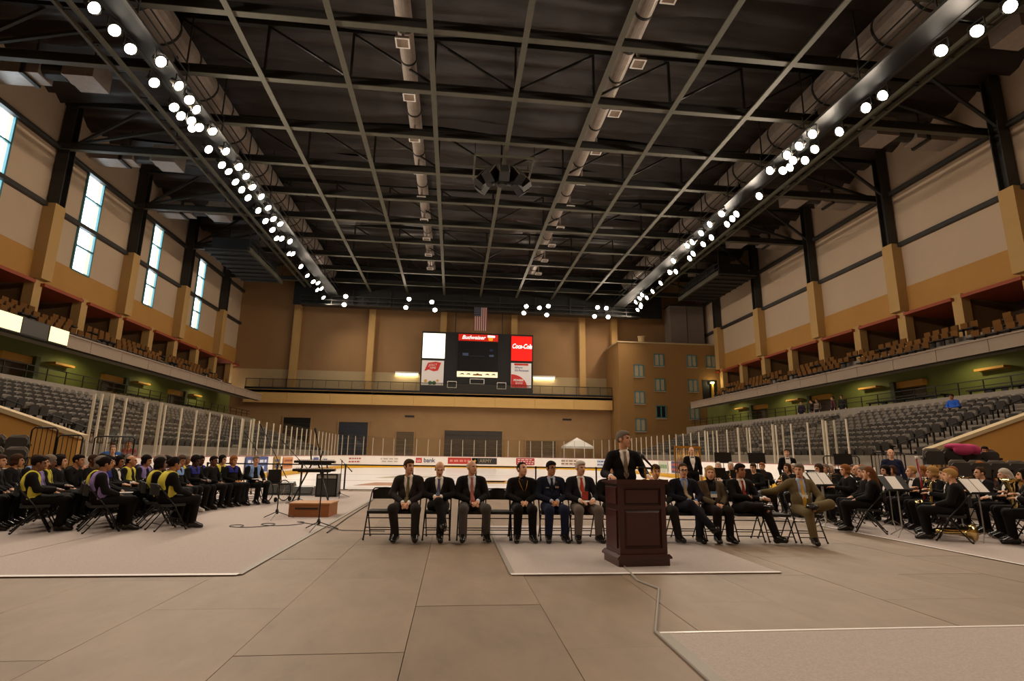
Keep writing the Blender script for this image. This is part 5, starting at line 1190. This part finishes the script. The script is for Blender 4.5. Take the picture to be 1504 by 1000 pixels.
for r_i, (rad, a0, a1) in enumerate(ROWS):
    n = int(R(a0-a1)*rad/.62)
    for i in range(n+1):
        a = R(a0-(a0-a1)*i/n); x, y = CC[0]+rad*math.cos(a), CC[1]+rad*math.sin(a)
        rz = math.degrees(a)-90+180+rc.uniform(-5, 5)      # face the centre
        rz = math.degrees(math.atan2(CC[1]-y, CC[0]-x))+90+rc.uniform(-5, 5)
        wh = '%s choir row from the wooden box, %s seat from the open front' % (ORD[r_i], ORD[i])
        chair(x, y, rz, 'black folding chair, '+wh, 'choir chairs')
        d = dict(SPEC.get((r_i, i), {}))
        if not d:
            g = rc.random() < .35
            st = rc.random()
            d = dict(key=(rc.choice(['lap', 'knees', 'hold', 'lap']), rc.choice([-8, 6, 14])), skin=rc.choice(['tan', 'brown', 'dark', 'brown', 'mid', 'fair']), hair=rc.choice(['short', 'bob', 'afro', 'curly', 'bun', 'bald', 'short']), hcol=rc.choice(['black', 'black', 'black', 'brown', 'grey']), bottom='gown' if g else 'trousers')
            if st < .22: d.update(neck='stole', ncol=rc.choice(['8d7ab0', 'd2c54c', '7f9fd0']))
            elif st < .32: d.update(neck='collar', ncol='2c2f7c')
            elif st < .5: d.update(top='coat')
            nm = {'8d7ab0': 'lavender stole', 'd2c54c': 'yellow stole', '7f9fd0': 'pale blue stole', '2c2f7c': 'blue collar'}.get(d.get('ncol'), 'white shirt' if d.get('top') else 'plain top'); d['t'] = nm
        t = d.pop('t'); hn = {'short': 'short-haired', 'bob': 'bob-haired', 'afro': 'round-haired', 'curly': 'curly-haired', 'bun': '', 'bald': 'balding'}[d['hair']]
        crowd('singer with %s, %s row from the wooden box, %s seat' % (t, ORD[r_i], ORD[i]), (x, y, .012), rz, group='choir singers', **d)
# programmes in some hands
for (x, y, z, rz, lab) in ((-6.05, 11.25, .64, 30, 'white programme sheet on the lap of the singer with yellow stole in black skirt'), (-5.25, 15.7, .70, 60, 'white programme sheet held by the singer with royal blue collar and round hair'), (-6.0, 12.75, .86, 45, 'open colour programme held up by a singer in the second row')):
    o = MB(); o.box(-.11, .11, -.15, .0, 0, .006); o.build('programme', m_paper, label=lab, cat='paper', loc=(x, y, z), rz=R(rz))

# ---- concert band in arcs round its conductor
m_brass = mat('instrument_brass', '#d9c080', .16, metal=1); m_silver = mat('instrument_silver', '#d8d4cc', .12, metal=1); m_wood_i = mat('instrument_wood', '#3a1a10', .3)
def P_(mb, nm, m, par): return mb.build(nm, m, par, smooth=True)
def horn(kind, label, loc, rz, group='band instruments'):
    t = thing(kind, label, 'instrument', loc, R(rz), group)
    if kind == 'clarinet':
        P_(MB().tube([(0, -.10, .98), (0, -.22, .80), (0, -.36, .60)], [.008, .012, .013], 8), 'tube', m_black, t); P_(MB().tube([(0, -.36, .60), (0, -.40, .54)], [.014, .034], 10), 'bell', m_black, t)
        for k in range(4): P_(MB().box(-.02, .02, -.2-.03*k, -.185-.03*k, .81-.04*k, .822-.04*k), 'key', m_silver, t)
    elif kind == 'flute':
        P_(MB().tube([(.06, -.10, 1.08), (-.55, -.13, 1.02)], .010, 8), 'tube', m_silver, t); P_(MB().tube([(.02, -.11, 1.085), (-.03, -.11, 1.08)], .014, 8), 'lip_plate', m_silver, t)
    elif kind == 'trumpet':
        P_(MB().tube([(0, -.12, 1.08), (0, -.5, 1.02)], .007, 8), 'lead_pipe', m_brass, t); P_(MB().tube([(.02, -.2, 1.0), (.02, -.46, .97), (.02, -.56, .955), (.02, -.60, .95)], [.008, .012, .03, .06], 12), 'bell', m_brass, t)
        for k in range(3): P_(MB().tube([(0, -.28-.03*k, .93), (0, -.28-.03*k, 1.1)], .010, 8), 'valve', m_silver, t)
    elif kind == 'saxophone':
        P_(MB().tube([(0, -.12, 1.0), (0, -.19, 1.02), (0, -.22, .95), (.02, -.24, .60), (.04, -.28, .42), (.05, -.36, .40), (.06, -.42, .48), (.07, -.45, .64)], [.008, .011, .016, .026, .034, .038, .046, .075], 12), 'body_tube', m_brass, t)
        for k in range(5): P_(MB().box(-.03, .0, -.27, -.245, .9-.07*k, .92-.07*k), 'key', m_gold, t)
    elif kind == 'euphonium':
        P_(MB().tube([(.0, -.16, .55), (.1, -.18, .5), (.16, -.18, .62), (.12, -.18, .85), (.1, -.18, 1.0), (.1, -.18, 1.1)], [.03, .045, .055, .07, .10, .16], 14), 'bell', m_brass, t)
        P_(MB().tube([(0, -.12, 1.0), (-.05, -.18, .9), (-.06, -.18, .6), (0, -.18, .52), (.05, -.18, .6), (.05, -.18, .85)], .016, 8), 'tubing', m_brass, t)
        for k in range(3): P_(MB().tube([(-.02+.03*k, -.22, .68), (-.02+.03*k, -.22, .88)], .012, 8), 'valve', m_silver, t)
    elif kind == 'bassoon':
        P_(MB().tube([(.1, -.16, .30), (0, -.2, 1.45)], [.03, .022], 10), 'body_tube', mat('bassoon_red', '#7a2018', .25), t); P_(MB().tube([(0, -.2, 1.45), (0, -.2, 1.5)], [.024, .03], 10), 'bell_ring', m_paper, t); P_(MB().tube([(.05, -.16, 1.0), (.03, -.11, 1.12), (0, -.1, 1.09)], .006, 6), 'bocal', m_silver, t)
    return t
def mstand(x, y, rz, label, sheets=2, h=1.0, tilt=28, group='music stands'):
    t = thing('music_stand', label, 'music stand', (x, y, .011), R(rz), group)
    MB().tube([(0, 0, .12), (0, 0, h-.05)], .012, 8).build('shaft', m_grey, t)
    for k in range(3):
        a = R(30+120*k); MB().tube([(0, 0, .16), (.28*math.cos(a), .28*math.sin(a), .008)], .009, 6).build('leg', m_grey, t)
    Tm = Matrix.Translation((0, 0, h)) @ Matrix.Rotation(R(tilt), 4, 'X')   # desk faces +Y (the player)
    MB().box(-.27, .27, -.006, .006, -.08, .26, Tm).build('desk', m_blackm, t); MB().box(-.27, .27, 0, .06, -.085, -.075, Tm).build('lip', m_blackm, t)
    if sheets:
        s = thing('sheet_music', label.replace('music stand', 'white sheet music on the music stand').replace('black ', ''), 'paper', (x, y, .011), R(rz), 'sheet music on stands')
        for sx in ((-.125, .125) if sheets == 2 else (0,)): MB().box(sx-.115, sx+.115, .008, .011, -.072, .245, Tm).build('page', m_paper, s)
    return t
BC = (5.9, 12.7)
rb = random.Random(5)
BROWS = [(3.25, -41, 74, .86), (4.55, -46, 66, .88), (5.75, -42, 62, .86), (6.9, -36, 50, .9)]
INS = ['clarinet', 'flute', 'clarinet', 'trumpet', 'saxophone', 'euphonium', 'trumpet', 'bassoon']
BS = {(0, 0): dict(key=('lap', 0), skin='fair', hair='long', hcol='brown2', top='top', t='long auburn hair'), (0, 1): dict(key=('lap', 0), skin='fair', hair='bob', hcol='grey', top='top', t='grey bob hair'),
      (1, 0): dict(key=('lap', 0), skin='fair', hair='short', hcol='blond', top='top', t='short fair hair'), (1, 1): dict(key=('play', 0), skin='fair', hair='short', hcol='brown', top='coat', t='white shirt front'),
      (0, 2): dict(key=('play', 0), skin='fair', hair='curly', hcol='red', top='top', t='curly red hair'), (1, 2): dict(key=('play', -8), skin='fair', hair='curly', hcol='blond', top='top', t='curly fair hair'),
      (2, 0): dict(key=('play', 0), skin='fair', hair='reced', hcol='grey', top='coat', t='white shirt front')}
for r_i, (rad, a0, a1, sp) in enumerate(BROWS):
    n = int(R(a1-a0)*rad/sp)
    for i in range(n+1):
        a = R(a0+(a1-a0)*i/n); x, y = BC[0]+rad*math.cos(a), BC[1]+rad*math.sin(a)
        if x < 7.05 or x > 12.25 or y > 16.5: continue
        rz = math.degrees(math.atan2(BC[1]-y, BC[0]-x))+90+rb.uniform(-4, 4)
        wh = '%s band row from the conductor, %s seat from the open floor' % (ORD[r_i], ORD[i])
        chair(x, y, rz, 'black folding chair, '+wh, 'band chairs')
        d = dict(BS.get((r_i, i), {}))
        if not d:
            d = dict(key=(rb.choice(['play', 'play', 'lap', 'hold']), rb.choice([0, -8])), skin=rb.choice(['fair', 'fair', 'mid']), hair=rb.choice(['short', 'bob', 'reced', 'curly', 'bald', 'long', 'short']), hcol=rb.choice(['brown', 'grey', 'blond', 'red', 'white', 'black', 'brown']), top=rb.choice(['top', 'coat', 'coat', 'top']))
            d['t'] = {'top': 'plain black top', 'coat': 'white shirt and bow tie'}[d['top']]
        t = d.pop('t')
        crowd('band player in black, %s, %s row from the conductor, %s seat' % (t, ORD[r_i], ORD[i]), (x, y, .012), rz, group='band players', **d)
        if d['key'][0] == 'play':
            k = INS[(i*3+r_i) % 8]; horn(k, 'band %s played in the %s row from the conductor, %s seat' % (k, ORD[r_i], ORD[i]), (x, y, .012), rz)
        if i % 2 == 0 or r_i == 0:
            q = (rad-.78)/rad; mstand(BC[0]+(x-BC[0])*q, BC[1]+(y-BC[1])*q, rz-(38 if a < .45 else 0), 'black music stand before the %s band row, %s seat' % (ORD[r_i], ORD[i]), 2 if rb.random() < .75 else 1, h=.88+.06*rb.random(), tilt=38)
# tall black stands at the back, percussion
for i, (x, y, lab) in enumerate(((8.7, 17.2, 'tall black music stand beside the tubular chimes'), (9.85, 17.2, 'tall black music stand behind the band'), (11.9, 15.9, 'tall black music stand near the right rink boards'))): mstand(x, y, 180+(-10), lab, 0, h=1.33, tilt=8, group='tall stands')
ch = thing('tubular_chimes', 'rack of brass tubular chimes behind the band', 'instrument', (7.55, 17.3, .011), R(-10))
for k in range(12): P_(MB().tube([(-.33+.06*k, 0, .75+.018*k), (-.33+.06*k, 0, 1.68)], .016, 8), 'chime', mat('chime_brass', '#b98a3c', .3, metal=.7), ch)
for x in (-.4, .4): MB().box(x-.02, x+.02, -.02, .02, 0, 1.75).build('upright', m_gold, ch)
MB().box(-.42, .42, -.03, .03, 1.70, 1.77).build('top_bar', m_gold, ch); MB().box(-.42, .42, -.25, .25, 0.02, .07).build('base', m_blackm, ch)
crowd('standing percussionist in black jacket and white shirt before the brass chimes', (7.45, 16.75, .012), -10, ('stand', 10), 'fair', 'bald', 'grey', top='coat')
crowd('standing officer in dark blue uniform by the black gate', (12.35, 14.55, .0), -30, ('stand', 0), 'fair', 'bald', 'grey', topc='20243a', botc='20243a')
crowd('standing man in black with white shirt beside the tall stand', (10.9, 17.2, .012), -20, ('stand', -15), 'fair', 'short', 'brown', top='coat')
horn('euphonium', 'shiny brass euphonium resting on the carpet among the band', (8.75, 9.62, .0), 0, None).matrix_world = Matrix.Translation((8.75, 9.45, .18)) @ Matrix.Rotation(R(70), 4, 'Z') @ Matrix.Rotation(R(90), 4, 'X') @ Matrix.Translation((0, .18, -.5))
t = thing('water_bottle', 'clear plastic water bottle standing on the band carpet', 'bottle', (9.81, 9.05, .011)); MB().lathe([(.032, 0), (.034, .02), (.032, .16), (.014, .2), (.014, .22)], 14).build('bottle', mat('bottle_plastic', '#cfae92', .2), t, smooth=True); MB().lathe([(.016, .22), (.016, .24)], 12).build('cap', m_white, t)
t = thing('planter', 'low dark planter with yellow flowers behind the band stands', 'plant', (10.15, 14.4, .011)); MB().box(-.5, .5, -.15, .15, 0, .16).build('trough', m_blackm, t)
fb = MB()
for k in range(60): x, y, z = rb.uniform(-.48, .48), rb.uniform(-.14, .14), .18+rb.random()*.12; fb.lathe([(.01, 0), (.04, .015), (.01, .03)], 6, c=(x, y, z))
fb.build('flowers', mat('flower_yellow', '#c98a20', .6), t, kind='stuff')

# ---- small stage equipment beside the choir
bx = thing('wooden_box', 'plain plywood conductor box on the grey carpet', 'box', (-3.12, 13.4, .011), R(-3)); m_ply = mat('plywood', '#a8743f', .6, noise=5, amt=.25, stretch=(.6, 5, 5)); m_ply2 = mat('plywood_side', '#8a5226', .6, noise=5, amt=.25, stretch=(.6, 5, 5))
MB().box(-.46, .46, -.38, .38, .27, .30).build('top_board', m_ply, bx)
for y in (-.37, .35): MB().box(-.44, .44, y, y+.02, 0, .27).build('side_board', m_ply2, bx)
for x in (-.44, .42): MB().box(x, x+.02, -.35, .35, 0, .27).build('end_board', m_ply2, bx)
MB().box(-.3, .2, -.385, -.37, .17, .20).build('hand_slot', m_black, bx)
def mic_stand(x, y, h, boom, rz, label):
    t = thing('microphone_stand', label, 'microphone stand', (x, y, .011), R(rz))
    MB().lathe([(.03, .10), (.035, .16), (.02, .2)], 10).build('hub', m_blackm, t); MB().tube([(0, 0, .15), (0, 0, h)], .012, 8).build('pole', m_blackm, t)
    for k in range(3): a = R(20+120*k); MB().tube([(0, 0, .15), (.36*math.cos(a), .36*math.sin(a), .012)], .010, 6).build('leg', m_blackm, t)
    MB().lathe([(.022, h-.03), (.022, h+.02)], 10).build('clutch', m_blackm, t)
    ax, az = boom; MB().tube([(-ax*.3, 0, h-az*.3), (ax, 0, h+az)], .009, 8).build('boom', m_blackm, t)
    L = math.hypot(ax, az); ux, uz = ax/L, az/L
    m_ = MB().tube([(ax, 0, h+az), (ax+ux*.16, 0, h+az+uz*.16)], [.013, .018], 10).build('microphone', m_blackm, t); MB().tube([(ax+ux*.15, 0, h+az+uz*.15), (ax+ux*.2, 0, h+az+uz*.2)], [.022, .02], 10).build('microphone_grille', m_steel, m_)
mic_stand(-3.72, 12.7, 1.08, (-.42, .75), 10, 'black boom microphone stand just before the wooden box'); mic_stand(-2.43, 10.9, 1.05, (-.16, .62), 0, 'black boom microphone stand on the carpet edge by the end chair')
mic_stand(-3.55, 18.5, 1.15, (.2, -.2), 20, 'black microphone stand behind the keyboards'); mic_stand(-4.2, 16.2, 1.12, (-.5, .5), 30, 'black boom microphone stand between the keyboards and choir'); mic_stand(-6.2, 18.3, 1.5, (-.25, .35), 10, 'tall black microphone stand behind the choir')
kb = thing('keyboard_stand', 'black two tier keyboard stand', 'stand', (-4.1, 17.3, .011), R(4))
for s in (-1, 1): MB().tube([(s*.50, -.28, .02), (s*.1, 0, 1.25-.2), (s*-.12+s*.3, .12, 1.45)], .024, 8).build('diagonal_tube', m_blackm, kb); MB().tube([(s*.42, .3, .02), (s*.35, -.02, 1.05)], .02, 8).build('upright_tube', m_blackm, kb)
for z in (.84, 1.08): MB().tube([(-.45, -.12, z), (.45, -.12, z)], .016, 8).build('cross_tube', m_blackm, kb); MB().tube([(-.45, .15, z), (.45, .15, z)], .016, 8).build('cross_tube', m_blackm, kb)
for z, w_, lab in ((.865, .60, 'black electronic keyboard on the lower tier'), (1.105, .58, 'black electronic keyboard on the upper tier')):
    k = thing('keyboard', lab, 'keyboard', (-4.1, 17.3, z), R(4)); MB().box(-w_, w_, -.16, .16, 0, .07).build('case', m_blackm, k); MB().box(-w_+.05, w_-.05, -.155, -.02, .07, .085).build('white_keys', m_paper, k)
    for i in range(20): MB().box(-w_+.08+i*.054, -w_+.105+i*.054, -.09, -.02, .085, .097).build('black_key', m_black, k)
am = thing('amplifier', 'black keyboard amplifier box standing behind the keyboard stand', 'amplifier', (-4.05, 19.1, .011)); MB().box(-.34, .34, -.25, .25, 0, .72).build('cabinet', m_blackm, am); MB().box(-.29, .29, -.27, -.25, .05, .55).build('grille', m_steel, am); MB().box(-.29, .29, -.265, -.25, .58, .68).build('control_panel', m_grey, am)
for x, y, w_, h, lab in ((-5.75, 19.75, .46, .44, 'large black wedge stage monitor on the carpet'), (-4.95, 19.6, .36, .30, 'small black wedge stage monitor beside the large wedge')):
    m = thing('stage_monitor', lab, 'loudspeaker', (x, y, .011)); MB().prism([(-.28, 0), (.28, 0), (.28, h*.55), (.05, h), (-.16, h*.9)], lambda p, t, w_=w_: (-w_+2*w_*t, p[0], p[1])).build('cabinet', m_blackm, m)
    MB().prism([(-.265, .06), (-.16, h*.82), (-.175, h*.83), (-.285, .07)], lambda p, t, w_=w_: (-w_+.05+(2*w_-.1)*t, p[0], p[1])).build('grille', m_steel, m)
wc = thing('wheelchair', 'folding wheelchair parked beside the red-haired singer', 'wheelchair', (-5.05, 17.0, .011), R(55))
for s in (-1, 1):
    b = MB(); pts = [(s*.3, .05+.29*math.cos(q), .30+.29*math.sin(q)) for q in [2*math.pi*i/20 for i in range(21)]]; b.tube(pts, .016, 6, cap=False); b.build('wheel_tyre', m_black, wc)
    b = MB()
    for i in range(8): q = math.pi*i/4; b.bar((s*.3, .05, .30), (s*.3, .05+.28*math.cos(q), .30+.28*math.sin(q)), .005)
    b.build('spokes', m_chrome, wc); MB().tube([(s*.24, .2, .95), (s*.24, .12, .5), (s*.24, -.35, .5), (s*.22, -.42, .12)], .012, 8).build('side_frame', m_chrome, wc); MB().lathe([(.07, -.01), (.07, .01)], 12, Matrix.Translation((s*.24, -.3, .08)) @ Matrix.Rotation(R(90), 4, 'Y')).build('caster', m_black, wc)
MB().box(-.22, .22, -.3, .12, .48, .52).build('seat', m_blackm, wc); MB().box(-.22, .22, .13, .16, .52, .9).build('backrest', m_blackm, wc)
# stanchions with belt along the ice edge
SP = [(-9.4, 22.7), (-6.8, 22.7), (-4.2, 22.7), (-1.56, 22.6), (.95, 22.5), (3.36, 22.4), (5.83, 22.3), (8.3, 22.2)]
for i, (x, y) in enumerate(SP):
    t = thing('stanchion', 'black belt stanchion on the floor edge before the ice', 'stanchion', (x, y, 0), group='stanchions before the ice'); MB().lathe([(.17, 0), (.17, .015), (.03, .03)], 16).build('base', m_blackm, t); MB().tube([(0, 0, .02), (0, 0, .96)], .032, 10).build('post', m_blackm, t); MB().lathe([(.04, .9), (.04, .99)], 12).build('belt_head', m_blackm, t)
    if i < len(SP)-1: dx, dy = SP[i+1][0]-x, SP[i+1][1]-y; MB().bar((.04, 0, .95), (dx-.04, dy, .95), .006, .05).build('belt', m_black, t)
# cables
def cable(pts, label, r=.007, m=m_black): MB().tube(pts, r, 6).build('cable', m, label=label, cat='cable')
cable([(-4.2+.25*math.cos(t)+.08*t, 11.3+.25*math.sin(t)+.04*t, .02) for t in [i*.5 for i in range(30)]]+[(-2.6, 11.6, .02), (-2.0, 10.9, .01), (-1.2, 10.8, .01)], 'thin black coiled microphone cable on the grey carpet')
cable([(-2.2, 10.6, .01), (-2.28, 13, .01), (-2.3, 16, .01), (-2.6, 20.5, .01)], 'black cable run along the carpet edge beside the stage gear', .012)
cable([(2.28, 7.4, .02), (2.2, 6.6, .008), (2.3, 6.2, .008), (1.9, 5.2, .008), (1.72, 4.75, .008), (1.70, 3.6, .008), (1.72, 2, .008)], 'grey cable taped across the floor from the lectern', .012, m_grey)

# ---- near corners of the stands: gates, loose seats, spectators
def gate(x, y, w_, h, z, label, rz=0):
    t = thing('barrier_gate', label, 'gate', (x, y, z), R(rz)); MB().tube([(-w_/2, 0, 0), (-w_/2, 0, h-.06), (-w_/2+.06, 0, h), (w_/2-.06, 0, h), (w_/2, 0, h-.06), (w_/2, 0, 0)], .02, 8).build('frame', m_blackm, t); MB().tube([(-w_/2, 0, .12), (w_/2, 0, .12)], .014, 6).build('bottom_rail', m_blackm, t)
    n = int(w_/.12)
    for i in range(1, n): MB().tube([(-w_/2+w_*i/n, 0, .12), (-w_/2+w_*i/n, 0, h)], .009, 6).build('bar', m_blackm, t)
gate(-10.6, 15.6, .62, 1.3, .65, 'short black bar gate against the tan wall of the left stand'); gate(-9.95, 15.6, .6, 1.15, .62, 'black bar gate next to the short gate, left stand'); gate(-9.2, 16.2, .9, 1.75, 0.02, 'tall black bar gate at the left bench entrance', 20)
gate(13.3, 15.8, 1.1, 1.62, .03, 'tall black bar gate at the right bench entrance'); gate(14.55, 15.2, .7, 1.5, .03, 'black bar gate in front of the tan right wall'); gate(15.4, 15.6, .7, 1.75, .03, 'black bar gate beside the pink coat', -10); gate(12.2, 16.4, 1.2, 1.5, .03, 'low black bar gate behind the tall stands')
for s, xs, y in ((-1, [-12.6, -12.05, -11.5, -10.95, -10.4], 14.5), (1, [13.0, 13.55, 14.1, 14.65, 15.2], 13.1)):
    side = 'left' if s < 0 else 'right'
    rs = thing('riser', 'low dark riser carrying loose seats beside the %s stand' % side, 'riser', (0, y, 0))
    MB().box(xs[0]-.4, xs[-1]+.35, -.45, .35, 0.02, .62).build('lower_deck', m_conc, rs); MB().box(xs[0]-.4, xs[-1]-.4, .35, 1.1, 0.02, .92).build('upper_deck', m_conc, rs)
    for k, x in enumerate(xs):
        for (dy, z, lab) in ((0, .62, 'front'), (.75, .92, 'back')):
            if dy and k > 3: continue
            o = link('stadium_seat', seat_back, label='grey loose seat on the %s of the %s riser' % (lab, side), cat='seat', group='loose seats on the %s riser' % side); o.location = (x, y+dy, z); o.rotation_euler = (0, 0, R(25 if s < 0 else -25)); link('seat_pan', seat_pan, o); link('arm_rest', seat_arm, o); link('arm_rest', seat_arm2, o)
t = thing('coat', 'bright pink coat draped over seats on the right riser', 'coat', (13.75, 13.75, 1.62))
v_, q_ = sdf([('e', (-.16, 0, .20), (.27, .2, .08)), ('e', (.2, .0, .18), (.25, .2, .09)), ('e', (-.05, -.14, .10), (.3, .09, .14)), ('e', (.33, -.1, .10), (.14, .12, .12))], .018, .05); link('drape', mk('drape', [(v_, q_)], [cloth('a83a60')]), t)
crowd('seated child in red patterned top on the right riser', (14.6, 13.85, .56), -30, ('lap', -10), 'tan', 'short', 'black', topc='8a2a22')
crowd('seated child in purple top on the right riser', (15.2, 13.15, .3), -30, ('lap', 0), 'brown', 'afro', 'black', topc='5a3a70')
crowd('spectator in red cap and dark top on the right riser', (13.55, 13.05, .16), -20, ('lap', 0), 'fair', 'short', 'red', topc='3a2a2a')
crowd('man in blue shirt seated by the left bench gate', (-10.2, 17.9, .35), 30, ('lap', 0), 'fair', 'short', 'brown', topc='3a62a0')
crowd('man in white shirt beside the blue shirt at the left gate', (-9.6, 16.9, .25), 40, ('lap', 0), 'fair', 'reced', 'grey', topc='c8beb2', botc='4a5060')
crowd('man in red shirt and jeans behind the left glass', (-11.0, 20.2, 0), 40, ('stand', 0), 'mid', 'short', 'brown', topc='7a3228', botc='3a4a68')
for i, (y, yaw, c, tx) in enumerate(((38.6, 20, '3a3040', 'grey jacket'), (37.4, -20, '2a1a1a', 'dark red jacket'), (36.8, 10, '8a7868', 'beige coat'), (35.1, -10, '6a4048', 'plum jacket'), (34.2, 20, '33302c', 'black jacket'))):
    crowd('onlooker in %s standing on the right concourse' % tx, (25.95, y, 3.95), -90+yaw, ('stand', yaw), 'fair', 'short', 'brown', topc=c, botc='2a2c38')
crowd('lone spectator in bright blue jacket high in the right stand', (SX(1, 20.55), 23.3, 3.23), -80, ('lap', 0), 'tan', 'short', 'black', topc='2450a8')
